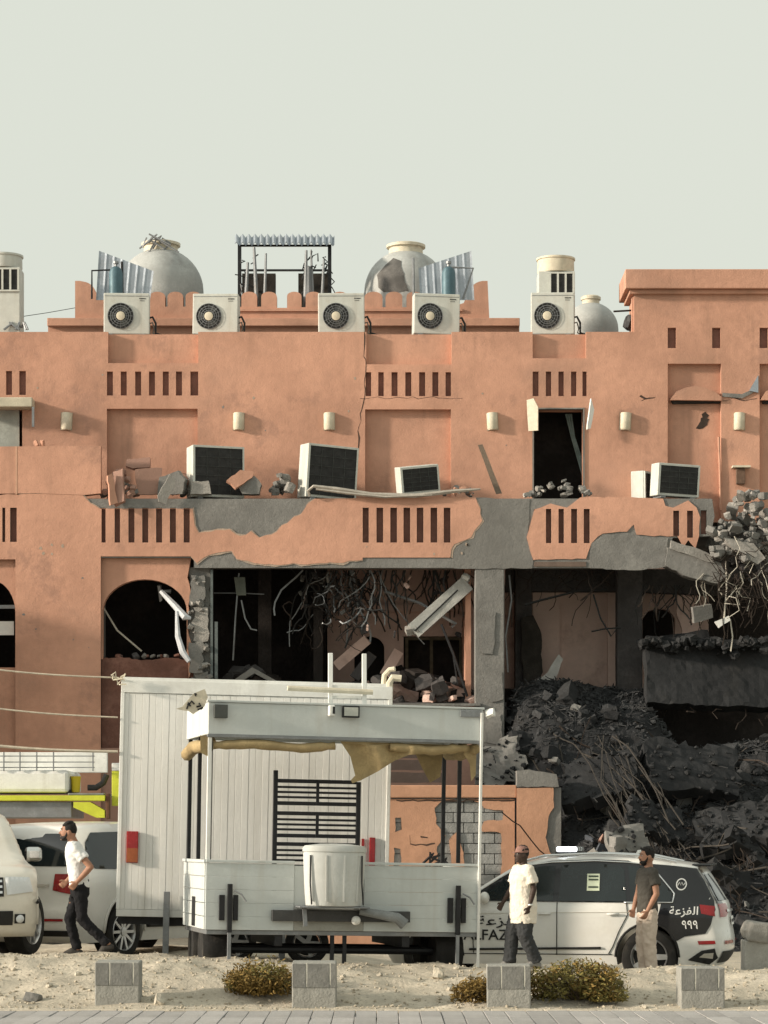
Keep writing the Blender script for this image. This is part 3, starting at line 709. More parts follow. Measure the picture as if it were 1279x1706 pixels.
# pipe rack with wavy awning in the middle of the roof
Yr = 61.0
rk = thing('pipe_rack', 'black metal rack with wavy sheet awning and burnt pipes above the roof merlons', 'rack', (ux(475, Yr), Yr, zr))
zq = lambda py: wz(py, Yr)
for px in (399, 549):
    MB().box(ux(px-3, Yr), ux(px+3, Yr), Yr-.04, Yr+.04, zr, zq(408)).build('post', BLK, rk)
    MB().box(ux(px-3, Yr+1), ux(px+3, Yr+1), Yr+.96, Yr+1.04, zr, zq(408)).build('post', BLK, rk)
for y0, y1 in ((408, 411), (449, 452)):
    MB().box(ux(402, Yr), ux(546, Yr), Yr-.03, Yr+.03, zq(y1), zq(y0)).build('rail', BLK, rk)
m = MB(); n = 16; prev = None
for k in range(n*4+1):
    u_ = k/(n*4); px = 391+166*u_; zz = .045*math.sin(u_*n*2*math.pi)
    a = at(px, 408, Yr-.3)+Vector((0, 0, zz+.02)); b = at(px, 394, Yr+.9)+Vector((0, 0, zz+.02))
    if prev: m.add([prev[0], a, b, prev[1]], [(0, 1, 2, 3)]); m.add([p+Vector((0, 0, -.012)) for p in (prev[0], a, b, prev[1])], [(3, 2, 1, 0)])
    prev = (a, b)
m.build('awning_sheet', ZINC, rk, smooth=True)
for a, b in ((402, 458), (496, 548)):
    MB().box(ux(a, Yr), ux(b, Yr), Yr+.3, Yr+.5, zr, zq(451)).build('dark_panel', mat('burnt_panel', (.04, .035, .03), .9, .4, 4, .4), rk)
for px, y0, r in ((428, 420, .05), (440, 430, .04), (508, 425, .05), (515, 452, .10), (522, 424, .035), (535, 440, .04), (408, 445, .05)):
    m = MB(); x = ux(px, Yr-.5); j = rng.uniform(-.1, .1)
    m.tube([(x, Yr-.5, zr), (x+j*.3, Yr-.5, zr+(zq(y0)-zr)*.6), (x+j, Yr-.48, zq(y0))], [r, r*.95, r*.6], 8); m.build('pipe', GRY if r < .08 else mat('lagged_pipe', (.16, .17, .18), .8, .2, 5, .3), rk, smooth=30)
m = MB()
for k in range(26):
    px = rng.choice((405, 412, 430, 512, 520, 538, 546))+rng.uniform(-8, 8); py = rng.uniform(425, 490)
    a = at(px, py, Yr-.45); pts = [a]
    for j in range(3): pts.append(pts[-1]+Vector((rng.uniform(-.12, .12), rng.uniform(-.05, .05), rng.uniform(-.2, .16))))
    m.tube(pts, .016, 4)
m.build('tangled_wire', BLK, rk)
wi = MB().tube([at(40, 527, 58.4), at(80, 521, 58.8), at(125, 513, 59.5)], .008, 4).build('roof_wire', CAB)
tag(wi, 'thin slack wire from the tall cooler to the roof parapet', 'wire')
m = MB()
for k in range(6):
    a = at(28+rng.uniform(-8, 10), 546, 57.9); m.tube([a, a+Vector((rng.uniform(-.1, .1), -.05, .1)), a+Vector((rng.uniform(-.2, .2), -.08, -.06))], .025, 5)
tag(m.build('pipe_stub', GRY), 'grey pipe ends curling at the foot of the tall roof cooler', 'pipe')
pb = MB().tube([at(1022, 519, 57.6), at(1058, 517, 57.8)], .02, 6).build('wall_spike', CAB, bld)
MB().rock(at(1048, 538, 57.9), (.2, .2, .3), rng).build('wall_fixture', BLK, bld)
# ------------------------------------------------------------------ terrace wreckage
rng = random.Random(31)
def fragment(pts, Y, th, name, m, label, cat='fragment', amp=1.2, step=8, rot=None):
    p = pp(rag(pts+pts[:1], amp, step, rng)[:-1], Y)
    cx_ = sum(a for a, _ in p)/len(p); z0 = min(b for _, b in p)
    o = MB().slab([(a-cx_, b-z0) for a, b in p], [], -th/2, th/2).build(name, m)
    o.location = (cx_, Y, z0)
    if rot: o.rotation_euler = rot
    return tag(o, label, cat)
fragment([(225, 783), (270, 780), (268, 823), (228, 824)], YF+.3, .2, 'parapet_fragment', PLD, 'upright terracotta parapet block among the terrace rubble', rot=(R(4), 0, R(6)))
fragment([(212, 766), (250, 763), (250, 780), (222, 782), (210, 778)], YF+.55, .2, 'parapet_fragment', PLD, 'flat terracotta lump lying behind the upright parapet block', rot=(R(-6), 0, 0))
fragment([(268, 795), (300, 785), (312, 800), (306, 824), (264, 824)], YF+.25, .25, 'concrete_fragment', CON, 'grey concrete slab piece beside the upright parapet block', rot=(R(5), 0, R(-10)))
fragment([(320, 804), (348, 802), (352, 824), (318, 824)], YF+.1, .25, 'concrete_fragment', CONL, 'pale square concrete lump in front of the upright air conditioner')
fragment([(377, 802), (400, 783), (424, 786), (420, 796), (392, 815)], YF+.05, .12, 'parapet_fragment', PL, 'tilted orange plaster slab leaning in front of the upright air conditioner', rot=(R(-12), 0, R(8)))
fragment([(398, 812), (424, 794), (436, 808), (432, 824), (404, 824)], YF+.25, .3, 'concrete_fragment', CON, 'grey concrete lump beneath the tilted orange plaster slab')
fragment([(186, 785), (203, 780), (208, 836), (192, 844)], YF-.12, .1, 'parapet_fragment', PLD, 'narrow plaster strip hanging over the band below the solid parapet', rot=(R(-8), 0, R(-15)))
fragment([(180, 792), (188, 788), (196, 838), (183, 842)], YF-.2, .08, 'parapet_fragment', PL, 'sunlit orange plaster sliver hanging over the slotted band', rot=(R(-6), 0, R(25)))
fragment([(262, 826), (282, 790), (292, 800), (276, 840), (264, 836)], YF-.12, .08, 'concrete_fragment', CONL, 'pale render sliver leaning on the upright parapet block', rot=(R(6), 0, R(10)))
fragment([(795, 742), (803, 741), (836, 822), (826, 823)], YF+.8, .08, 'leaning_plank', mat('plank', (.22, .17, .13), .85, .2, 5, .3), 'dark timber plank leaning on the upper wall above the main column', 'plank', .3, 20, (R(12), 0, 0))
fragment([(877, 666), (889, 664), (897, 679), (897, 718), (880, 718)], YU-.2, .04, 'shutter_flap', CREAM, 'cream shutter flap hanging open left of the dark doorway', 'shutter', .4, 20, (0, 0, R(-25)))
fragment([(984, 664), (990, 682), (983, 714), (976, 716)], YU-.2, .04, 'shutter_flap', WHT, 'bent white shutter flap hanging right of the dark doorway', 'shutter', .6, 12, (0, 0, R(30)))
# terrace pile pieces
def pile(name, label, spots, Y0, Y1, m, size, n, r, kind='rubble'):
    t = thing(name, label, kind, (ux((spots[0]+spots[2])/2, Y0), Y0, wz(spots[3], Y0)))
    for k in range(n):
        x = r.uniform(spots[0], spots[2]); e = 1-abs((x-(spots[0]+spots[2])/2)/((spots[2]-spots[0])/2))**1.5
        py = spots[3]-(spots[3]-spots[1])*e*r.uniform(0, 1)
        MB().rock(at(x, py-3, r.uniform(Y0, Y1)), r.uniform(*size), r).build('chunk', m if not isinstance(m, list) else r.choice(m), t)
    return t
pile('rubble_pile', 'small heap of grey rubble against the upper wall between two upright air conditioners', (452, 786, 488, 824), YF+.2, YF+.9, [CON, CONL], (.1, .22), 22, rng)
pile('rubble_pile', 'jumble of broken render at the end of the solid terrace parapet', (170, 790, 228, 826), YF+.1, YF+.6, [CON, PLD, CONL, PLD], (.1, .2), 30, rng)
pile('rubble_pile', 'low rubble spread between the concrete lumps on the terrace', (270, 798, 345, 824), YF+.35, YF+.9, [CON, CONL, PLD], (.12, .3), 20, rng)
dp = pile('rubble_pile', 'heap of pale bags and rubble at the threshold of the dark doorway', (876, 803, 990, 828), YF+.2, YF+.8, [CONL, CON, CON], (.06, .16), 30, rng)
pile('rubble_pile', 'thin line of plaster crumbs on the terrace edge above the middle slots', (740, 814, 790, 827), YF+.1, YF+.5, [PL, CON], (.06, .16), 16, rng)
m = MB(); m.tube([at(516, 826, YF-.1), at(513, 818, YF-.15), at(522, 810, YF-.15), at(560, 815, YF-.12), at(620, 824, YF-.1), at(690, 826, YF-.1), at(760, 818, YF-.1), at(800, 815, YF-.05)], [.03, .03, .035, .05, .05, .05, .045, .02], 6)
m.tube([at(526, 815, YF-.16), at(580, 822, YF-.16), at(640, 828, YF-.14), at(720, 825, YF-.14)], [.02, .03, .03, .015], 5)
tag(m.build('metal_strip', mat('strip_metal', (.42, .38, .33), .5, .2, 5, .2, metal=.3), smooth=30), 'long curled pale metal strip along the terrace edge above the middle slots', 'metal strip')
pc = thing('parapet_crumbs', 'two bright plaster crumbs lying on top of the solid terrace parapet', 'crumbs', at(65, 745, YF+.05))
for px in (60, 70): MB().rock(at(px, 739, YF+.05), (.08, .08, .14), rng).build('chunk', PL, pc)

# ------------------------------------------------------------------ hanging wreckage in the openings
def wire(pts, Y, r, label, name='hanging_cable', m=CAB, n=5):
    o = MB().tube([at(a, b, Y+c) for a, b, c in pts], r, n).build(name, m)
    return tag(o, label, 'cable')
def cable_bundle(name, label, cx0, cx1, ytop, ylen, Y0, Y1, n, r, m, seed, sway=.25):
    q = random.Random(seed); t = thing(name, label, 'cables', at((cx0+cx1)/2, ytop, Y0))
    for k in range(n):
        px = q.uniform(cx0, cx1); Y = q.uniform(Y0, Y1); L = q.uniform(*ylen); seg = 7
        p = at(px, ytop, Y); pts = [p]; d = Vector((q.uniform(-sway, sway), q.uniform(-.1, .1), 0))
        for j in range(seg):
            d += Vector((q.uniform(-sway, sway), q.uniform(-.1, .1), q.uniform(-.1, .1)))
            d *= .75; p = p+Vector((d.x*.28, d.y*.2, -L*Y/F/seg*q.uniform(.7, 1.3))); pts.append(p)
        MB().tube(pts, q.uniform(*r), 4).build('strand', m if not isinstance(m, list) else q.choice(m), t)
    return t
cable_bundle('cable_tangle', 'mass of black cables and rebar hanging from the middle opening ceiling', 500, 640, 950, (25, 130), YF+.6, YF+2.2, 46, (.012, .028), [CAB, REB, CAB, GRY], 1, .4)
cable_bundle('cable_tangle', 'black strands hanging in front of the pink wall left of the fallen beam', 640, 785, 950, (40, 110), YF+.6, YF+2.2, 34, (.012, .026), [CAB, REB], 2, .3)
cable_bundle('cable_tangle', 'thin cables hanging in the bay right of the main column', 850, 1030, 950, (15, 95), YF+.4, YF+2.4, 22, (.008, .018), [CAB, REB], 3, .35)
cable_bundle('cable_tangle', 'dark strands hanging before the small inner arch', 1075, 1200, 975, (20, 100), YF+.4, YF+2.4, 34, (.008, .02), [CAB, REB], 4, .3)
cable_bundle('cable_tangle', 'rebar whiskers dangling below the collapsed terrace corner', 1150, 1290, 955, (25, 110), YF-.3, YF+.8, 36, (.008, .016), [REB, CABL, REB], 5, .35)
# a thick knot of wires, laths and rags under the ceiling of the middle opening
tn = thing('wire_knot', 'dense knot of burnt wires, laths and rags below the ceiling of the middle opening', 'cables', at(560, 960, YF+1))
q = random.Random(77)
for k in range(70):
    p = at(q.gauss(560, 42), q.uniform(952, 1050), YF+q.uniform(.5, 1.6)); pts = [p]; d = Vector((q.uniform(-1, 1), q.uniform(-.4, .4), q.uniform(-1, .5))).normalized()
    for j in range(7):
        d = (d+Vector((q.uniform(-.8, .8), q.uniform(-.4, .4), q.uniform(-.8, .6)))).normalized(); p = p+d*q.uniform(.05, .16); pts.append(p)
    MB().tube(pts, q.uniform(.008, .02), 4).build('strand', q.choice([CAB, REB, CAB, GRY, DARK]), tn)
for k in range(26):
    MB().rock(at(q.uniform(500, 790), q.uniform(952, 1010) if k % 2 else q.uniform(955, 1060), YF+q.uniform(.6, 1.8)), (q.uniform(.05, .3), .05, q.uniform(.05, .2)), q).build('rag', q.choice([COND, CON, DARK, PLI, COND]), tn)
# pale drips / broken strips
wire([(848, 958, .5), (852, 1000, .5), (842, 1060, .4), (846, 1120, .4)], YF, .02, 'grey cable running down beside the main column', m=GRY)
wire([(874, 1008, .5), (900, 1000, .6), (960, 985, .8), (1010, 982, 1)], YF, .025, 'black cable stretched across the bay right of the main column')
wire([(988, 990, 1), (1000, 1030, 1), (1018, 1060, 1), (1028, 1046, 1)], YF, .02, 'looped black cable in front of the pink inner pier')
wire([(985, 1052, .8), (1010, 1047, .8), (1034, 1046, .8)], YF, .018, 'short black rod sticking out of the dark inner column', 'protruding_rod')
wire([(1209, 935, -.2), (1210, 980, -.2), (1206, 1030, -.2)], YF, .018, 'pale cord hanging straight from the broken beam end', m=CABL)
wire([(1216, 1032, -.2), (1220, 1060, -.2), (1217, 1085, -.2)], YF, .016, 'pale cord tail dangling below the grey clamp', m=CABL)
fragment([(1190, 1036), (1213, 1026), (1216, 1034), (1197, 1046)], YF-.2, .12, 'cable_clamp', WHT, 'pale clamp at the end of a straight hanging cord', 'clamp', .4, 9)
fragment([(1150, 1012), (1182, 1006), (1186, 1028), (1154, 1038)], YF+.4, .15, 'hanging_block', CON, 'dark grey block dangling in front of the pink wall fragment', 'block', .8, 9, (R(10), 0, R(10)))
wire([(398, 955, .7), (392, 1030, .7), (388, 1100, .7)], YF, .02, 'straight grey conduit hanging in the dark left room', m=GRY)
wire([(402, 1000, .7), (408, 1030, .7), (418, 1048, .7), (428, 1050, .7)], YF, .02, 'bent grey conduit end in the dark left room', m=GRY)
fragment([(390, 962), (408, 962), (410, 992), (394, 992)], YF+.7, .1, 'junction_box', mat('box_green', (.12, .13, .11), .8, .2, 5, .2), 'grey-green junction box hanging in the dark left room', 'box', .3, 20)
wire([(356, 988, .8), (400, 988, .8), (440, 990, .8)], YF, .012, 'thin wire stretched across the dark left room', m=GRY)
# fallen white beam in the middle opening
fb = thing('fallen_beam', 'pale broken beam hanging diagonally in the middle opening', 'beam', at(700, 1060, YF+.5))
a, b = at(688, 1052, YF+.5), at(778, 972, YF+.6)
MB().bar(a, b, .34, .2).build('beam_body', mat('pale_beam', (.42, .42, .40), .85, .2, 3, .4, stain=(.2, .2, .19)), fb)
n_ = Vector((.04, -.1, .05))
MB().bar(a+Vector((.03, -.115, 0)), b+Vector((-.2, -.115, -.15)), .03, .02).build('groove', BLK, fb)
for k in range(4): MB().rock(a+Vector((rng.uniform(-.1, .1), 0, rng.uniform(-.08, .12))), .18, rng).build('broken_end', CONL, fb)
MB().rock(b+Vector((-.03, 0, .1)), .22, rng).build('broken_end', WHT, fb)
m = MB(); m.tube([at(640, 985, YF+.9), at(700, 1005, YF+.9), at(760, 1040, YF+.8), at(752, 1045, YF+.8)], .03, 5)
tag(m.build('fallen_rod', GRY), 'long thin grey rod crossing behind the fallen pale beam', 'rod')
m = MB(); m.tube([at(735, 1040, YF+.4), at(755, 1090, YF+.4), at(778, 1160, YF+.4)], .03, 5); m.tube([at(755, 1092, YF+.4), at(762, 1140, YF+.4)], .02, 5)
tag(m.build('fallen_rod', BLK), 'black rod leaning in the corner beneath the fallen pale beam', 'rod')
# torn sheets inside the arch
sh = MB().tube([at(268, 985, YF+.3), at(290, 1008, YF+.2), at(308, 1028, YF+.1), at(318, 1030, YF+.1)], [.05, .07, .08, .03], 6)
tag(sh.build('torn_sheet', mat('pale_sheet', (.6, .62, .66), .6, .15, 8, .2)), 'white torn sheet curling down at the right side of the arch', 'sheet')
sh = MB().tube([at(294, 1018, YF+.1), at(296, 1060, YF+.05), at(304, 1086, YF), at(315, 1102, YF-.05)], [.03, .06, .07, .05], 6)
tag(sh.build('torn_sheet', MATS['pale_sheet']), 'white and blue torn sheet hanging beside the masonry pillar', 'sheet')
wire([(172, 1012, .5), (195, 1050, .5), (236, 1085, .5)], YF, .02, 'pale cord slanting across the round arch opening', m=CABL)
wire([(265, 975, .5), (268, 1000, .6), (275, 985, .6), (285, 985, .6)], YF, .05, 'grey rag hanging inside the round arch', m=GRY)
# white triangle of sheet at right bay
tp = MB().slab(pp(rag([(888, 1160), (896, 1130), (912, 1120), (930, 1090), (938, 1098), (915, 1150), (888, 1160)], 1.5, 8, rng)[:-1], YF+2.0), [], YF+2.0, YF+2.03)
tag(tp.build('torn_sheet', mat('pale_sheet2', (.55, .54, .52), .7, .15, 6, .3)), 'pale triangular torn sheet at the foot of the dark inner column', 'sheet')
dr = MB().slab(pp(rag([(868, 1030), (888, 1025), (900, 1050), (904, 1120), (892, 1155), (872, 1150), (868, 1030)], 2, 10, rng)[:-1], YF+2.2), [], YF+2.2, YF+2.26)
tag(dr.build('dark_drape', mat('dark_drape', (.04, .035, .03), .95, .4, 4, .5)), 'dark draped cloth beside the dark inner column', 'cloth')
# debris on the storey floor
pile('rubble_pile', 'dark rubble and boards on the floor of the middle opening', (560, 1120, 790, 1170), YF+.5, YF+3, [COND, COND, DARK, PLI], (.15, .45), 60, rng)
pile('rubble_pile', 'orange and grey plaster lumps in the corner beside the main column', (715, 1122, 788, 1170), YF+.3, YF+1.5, [PLI, COND, COND], (.15, .38), 16, rng)
pile('rubble_pile', 'dark rubble heap on the floor of the left room', (352, 1112, 470, 1150), YF+.5, YF+2.5, [COND, DARK], (.12, .4), 36, rng)
for pts, lab in (([(380, 1140), (420, 1112), (428, 1116), (470, 1140), (462, 1143), (424, 1122), (388, 1144)], 'pale bent sheet edge on the floor heap of the left room'),):
    fragment(pts, YF+.5, .15, 'bent_sheet', CON, lab, 'sheet', .5, 12)
for k, (p0, p1, lab) in enumerate((((590, 1130), (620, 1090), 'broken board leaning against the inner pink wall near the ladder'), ((640, 1125), (664, 1085), 'second broken board leaning beside the ladder top'), ((612, 1065), (560, 1110), 'plaster board propped on the floor rubble of the middle opening'))):
    o = MB().bar(at(*p0, YF+1.5), at(*p1, YF+1.8), .22, .05).build('leaning_board', PLI if k else COND); tag(o, lab, 'board')
# ------------------------------------------------------------------ ground, pavement, rubble
rng = random.Random(41)
def sst(a, b, x):
    t = max(0.0, min(1.0, (x-a)/(b-a))); return t*t*(3-2*t)
def lerp(a, b, t): return a+(b-a)*t
def gz(x, y):
    ridge = lerp(.53, .36, sst(-3.6, 1.2, x))
    back = lerp(.33, .02, sst(-1.8, .6, x))
    base = .085-.006*x
    if y < 30.5: z = -.02
    elif y < 33.4: z = lerp(base-.02, ridge, sst(30.7, 33.5, y))
    else:
        z = lerp(ridge, back, sst(34.4, lerp(36.2, 37.3, sst(1.0, 1.6, x)), y)); z = lerp(z, 0, sst(43, 48, y))
    if 30.5 < y < 60 and abs(x) < 14:
        k = sst(30.6, 31.4, y)*(1 if y < 38 else .6)
        z += k*(.09*noise.noise((x*.9, y*1.1, 3.1))+.045*noise.noise((x*3.1, y*3.3, 7.7))+.012*noise.noise((x*9, y*9, 1.2)))
    return z
def steps(fine0, fine1, st, far):
    a = [fine0+st*i for i in range(int((fine1-fine0)/st)+1)]
    l, r = [], []; d = st
    p = fine0
    while p > -far: d *= 1.5; p -= d; l.append(p)
    p = a[-1]; d = st
    while p < far: d *= 1.5; p += d; r.append(p)
    return list(reversed(l))+a+r
xs = steps(-5.2, 5.8, .07, 1500)
ys = [y for y in steps(30.6, 38.0, .07, 1500) if y > -60]
m = MB(); nx = len(xs)
for y in ys:
    for x in xs: m.v.append(Vector((x, y, gz(x, y))))
for j in range(len(ys)-1):
    for i in range(nx-1): m.f.append((j*nx+i, j*nx+i+1, (j+1)*nx+i+1, (j+1)*nx+i))
DIRT = mat('dirt', (.50, .445, .36), .97, .22, 1.4, .9, 26, stain=(.33, .31, .275), stain_amt=.9, sscale=.9, spots=(.26, .23, .19), spots_t=.6, spec=.1)
g = m.build('ground', DIRT, smooth=True); g['kind'] = 'structure'
# pavement with long slabs and kerb
pv = MB().box(-60, 60, 20.0, 30.38, -.3, .055).build('pavement', mat('joint_sand', (.24, .21, .17), .95, .2, 6, .3)); pv['kind'] = 'structure'
TILE = mat('paving_tile', (.37, .355, .345), .9, .12, 5, .35, 50, stain=(.25, .235, .215), stain_amt=.6, rand=.13, spec=.2)
tp = MB().box(-.1155, .1155, -.552, .552, 0, .03)
first = None; k = 0
for r_ in range(2):
    for i in range(-22, 24):
        if first is None:
            first = tp.build('tile', TILE, None, bevel=.006); o = first
        else:
            o = first.copy(); COL.objects.link(o)
        o.parent = pv
        o.location = (i*.238+.04, 29.68-1.108*r_, .056+rng.uniform(-.004, .004)); o.rotation_euler = (rng.uniform(-.006, .006), rng.uniform(-.01, .01), rng.uniform(-.006, .006))
m = MB()
for i in range(-9, 11):
    MB().box(i*.6+.005, i*.6+.595, 30.28, 30.44, -.1, .092+rng.uniform(-.004, .004)).build('kerb_stone', mat('kerb', (.50, .44, .35), .95, .15, 5, .5, rand=.1), pv, bevel=.012)

# stones and pebbles
m = MB()
for k in range(2600):
    x = rng.uniform(-5.2, 5.6); y = 30.6+rng.random()**1.3*5.0
    s = rng.choice((.012, .018, .022, .03)); 
    m.rock((x, y, gz(x, y)+s*.2), s*1.2, rng)
pb_ = m.build('pebbles', mat('pebble', (.42, .37, .29), .95, .3, 8, .3, stain=(.25, .22, .19))); pb_['kind'] = 'stuff'; tag(pb_, 'scattered small tan pebbles over the rough dirt verge', 'pebbles')
STN = mat('stone', (.42, .38, .31), .95, .25, 8, .6, 40, rand=.3)
for k in range(38):
    px = rng.uniform(0, 1279); y = rng.uniform(30.8, 34.2); x = ux(px, y); s = rng.uniform(.04, .085)
    MBk = MB().rock((0, 0, 0), s*1.1, rng); o = MBk.build('stone', STN); o.location = (x, y, gz(x, y)+s*.15)
    tag(o, 'loose tan stone lying on the dirt verge', 'stone', 'loose stones on the dirt verge')
for k, (px, py, y, s, lab) in enumerate(((55, 1655, 31.4, .16, 'dark crumpled litter lump alone on the bare dirt'), (265, 1668, 31.0, .13, 'pale stone in the shadow right of the block nearest the white utility vehicle'), (1120, 1600, 33.2, .1, 'white stone on the dirt beside the police car wheel'),
                                      (730, 1622, 33.1, .12, 'white stone under the trailer jack beside its foot pad'), (1180, 1470, 49.0, .3, 'pale boulder at the foot of the dark rubble'))):
    x = ux(px, y); o = MB().rock((0, 0, 0), s*1.4, rng).build('stone', STN if k else CON); o.location = (x, y, gz(x, y)+s*.25); tag(o, lab, 'stone')

# concrete barrier blocks
CB = mat('block_concrete', (.30, .295, .27), .93, .15, 4, .5, 40, stain=(.20, .195, .18), stain_amt=.7, sscale=3, spec=.2)
CB2 = mat('block_drip', (.55, .53, .46), .9, .2, 8, .3)
CB3 = mat('block_dark', (.19, .188, .175), .93, .2, 5, .4, 40, streak=(.3, .29, .26), streak_amt=.7)
labs = ['square concrete block alone on the verge below the box trailer', 'square concrete block beside the dry brown shrub', 'square concrete block between the two shrubs in front of the man in the cap', 'square concrete block on the verge in front of the police car rear']
for k, (a, b, y0, y1) in enumerate(((157, 231, 1602, 1673), (486, 560, 1603, 1675), (812, 885, 1608, 1679), (1134, 1207, 1612, 1680))):
    Y = 31.0; x = ux((a+b)/2, Y); z0 = gz(x, Y+.2)-.05; z1 = wz(y0, Y); w_ = (b-a)*Y/F; h = z1-z0
    t = thing('concrete_block', labs[k], 'concrete block', (x, Y+w_/2, z0), (rng.uniform(-.012, .012), rng.uniform(-.012, .012), rng.uniform(-.03, .03)), 'concrete blocks along the pavement')
    bm_ = MB().box(-w_/2, w_/2, -w_/2, w_/2, 0, h)
    bm_.build('block_body', CB, t, local=True, bevel=.014)
    for a_, b_ in ((-.49, -.19), (-.155, .34), (.375, .49)):
        MB().box(w_*a_, w_*b_, -w_/2-.007, -w_/2-.001, h*.48, h*.975).build('face_panel', CB3, t, local=True, bevel=.003)
    q = random.Random(k)
    for a_, l in ((-.172, .5), (.357, .46)):
        pts = [(w_*a_-.008, h*.99), (w_*a_+.008, h*.99), (w_*a_+.01, h*(.99-l*.6)), (w_*a_+.004, h*(.99-l)), (w_*a_-.004, h*(.99-l)), (w_*a_-.007, h*(.99-l*.5))]
        MB().slab(pts, [], -w_/2-.004, -w_/2-.0005).build('lime_streak', CB2, t, local=True)

# shrubs
LEAF1 = mat('leaf_dry', (.21, .135, .036), .8, .4, 20, 0, rand=.2); LEAF2 = mat('leaf_green', (.15, .125, .036), .8, .4, 20, 0, rand=.2)
def shrub(px0, px1, py0, py1, Y, label, mats, n, seed, lean=0):
    q = random.Random(seed); xa, xb = ux(px0, Y), ux(px1, Y); x = (xa+xb)/2; z0 = gz(x, Y); h = wz(py0, Y)-z0
    t = thing('shrub', label, 'shrub', (x, Y, z0), group='low shrubs on the verge'); rx = (xb-xa)/2
    st = MB()
    for k in range(70):
        a = q.uniform(0, 6.28); e = q.uniform(.3, 1.1)
        p = Vector((math.cos(a)*rx*e*.9, math.sin(a)*.35*e, h*q.uniform(.4, .95)*(1-.5*e*e)))
        st.tube([(q.uniform(-.1, .1)*rx, 0, 0), p*.5+Vector((0, 0, .03)), p], [.012, .008, .003], 4)
    st.build('stem', mat('twig', (.10, .075, .05), .9, .2, 9, 0), t, local=True)
    for mi, mt in enumerate(mats):
        m = MB(); cl = [(q.uniform(-.85, .85), q.uniform(-1, 1), q.random(), q.uniform(.10, .22)) for _ in range(26)]
        for k in range(n):
            c = q.choice(cl)
            e = abs(c[0]); top = h*(1-.75*e**2.2)
            cc = Vector((c[0]*rx+lean*c[2]*.1, c[1]*.3, .03+c[2]*top*.85))
            d = Vector((q.gauss(0, 1), q.gauss(0, .8), q.gauss(0, .7))).normalized()*c[3]*q.random()**.5*(.7+.5*h)
            p = cc+d; p.z = max(.005, p.z)
            s = q.uniform(.012, .026); ax = Vector((q.uniform(-1, 1), q.uniform(-1, 1), q.uniform(-.2, 1))).normalized(); bx = ax.orthogonal().normalized()
            m.add([p-ax*s*1.5, p+bx*s*.55, p+ax*s*1.5, p-bx*s*.55], [(0, 1, 2, 3)])
        m.build('foliage', mt, t, local=True)
    return t
shrub(374, 492, 1606, 1662, 31.75, 'dry brown shrub beside the concrete block under the trailer', (LEAF1, LEAF1, LEAF2), 1500, 1)
shrub(762, 826, 1634, 1674, 31.5, 'smallest shrub, rusty brown, beside the block in front of the man in the cap', (LEAF1, LEAF1), 900, 2)
shrub(872, 1048, 1602, 1678, 31.5, 'wide olive green shrub behind the block in front of the man in the cap', (LEAF2, LEAF1, LEAF2), 2000, 3)

# ------------------------------------------------------------------ boundary wall with torn plaster over blockwork
YW = 52.0
bw_ = thing('boundary_wall', 'low terracotta boundary wall with torn plaster showing grey blockwork', 'wall', (ux(760, YW), YW, 0))
PLW = mat('wall_plaster', (.47, .265, .175), .92, .12, 1, .3, 30, stain=(.36, .2, .13), stain_amt=.6, sscale=1.2, spec=.15)
h1 = [(724, 1346), (737, 1333), (778, 1330), (800, 1337), (806, 1346), (838, 1350), (837, 1366), (806, 1368), (800, 1384), (834, 1388), (836, 1440), (826, 1490), (800, 1560), (775, 1470), (772, 1420), (762, 1385), (748, 1400), (752, 1440), (732, 1470), (728, 1410), (742, 1392), (726, 1372)]
h2 = [(658, 1362), (668, 1362), (669, 1382), (658, 1386)]; h3 = [(656, 1412), (667, 1414), (668, 1440), (656, 1450)]
hls = [pp(rag(h+h[:1], 1.5, 7, rng)[:-1], YW) for h in (h1, h2, h3)]
wp = [(520, 1331), (857, 1331), (857, 1620), (520, 1620)]
MB().slab(pp(wp, YW), hls, YW-.03, YW).build('plaster_skin', PLW, bw_)
z = -.05; row = 0; BLKM = mat('block_grey', (.25, .255, .25), .95, .15, 5, .6, 30, rand=.18)
while z < wz(1334, YW):
    x = ux(652, YW)-(.2 if row % 2 else 0)
    while x < ux(856, YW):
        MB().box(max(x, ux(652, YW)), min(x+.385, ux(856, YW)), YW+.004+rng.uniform(0, .012), YW+.19, z, z+.185).build('concrete_block', BLKM, bw_)
        x += .4
    z += .2; row += 1
MB().box(ux(522, YW), ux(856, YW), YW+.2, YW+.24, -.05, wz(1334, YW)).build('core', CON, bw_)
MB().box(ux(520, YW), ux(860, YW), YW-.09, YW+.3, wz(1329, YW), wz(1308, YW)).build('coping', PLW, bw_, bevel=.02)
edge_r = rag([(921, 1312), (922, 1345), (913, 1360), (908, 1395), (915, 1420), (930, 1440), (930, 1600)], 1.5, 8, rng)
MB().slab(pp([(860, 1313)]+edge_r+[(860, 1600)], YW), [], YW-.12, YW-.085).build('pier_skin', PLW, bw_)
MB().box(ux(860.5, YW), ux(934, YW), YW-.08, YW+.35, -.1, wz(1312, YW)).build('pier_core', CON, bw_)
MB().slab(pp(rag([(860, 1311), (860, 1284), (880, 1282), (905, 1286), (926, 1290), (930, 1311), (860, 1311)], 1, 8, rng)[:-1], YW), [], YW-.14, YW+.38).build('pier_cap', CON, bw_)
def wcrack(pts):
    p = rag(pp(pts, YW-.03), .015, .08, rng); poly = [(a, b+rng.uniform(.006, .02)) for a, b in p]+[(a+.004, b-rng.uniform(.006, .02)) for a, b in reversed(p)]
    MB().slab(poly, [], YW-.0335, YW-.028).build('crack', CRK, bw_)
wcrack([(682, 1392), (683, 1406), (710, 1408), (724, 1405)]); wcrack([(660, 1333), (757, 1334), (858, 1333)]); wcrack([(700, 1394), (712, 1395)])
o = MB()
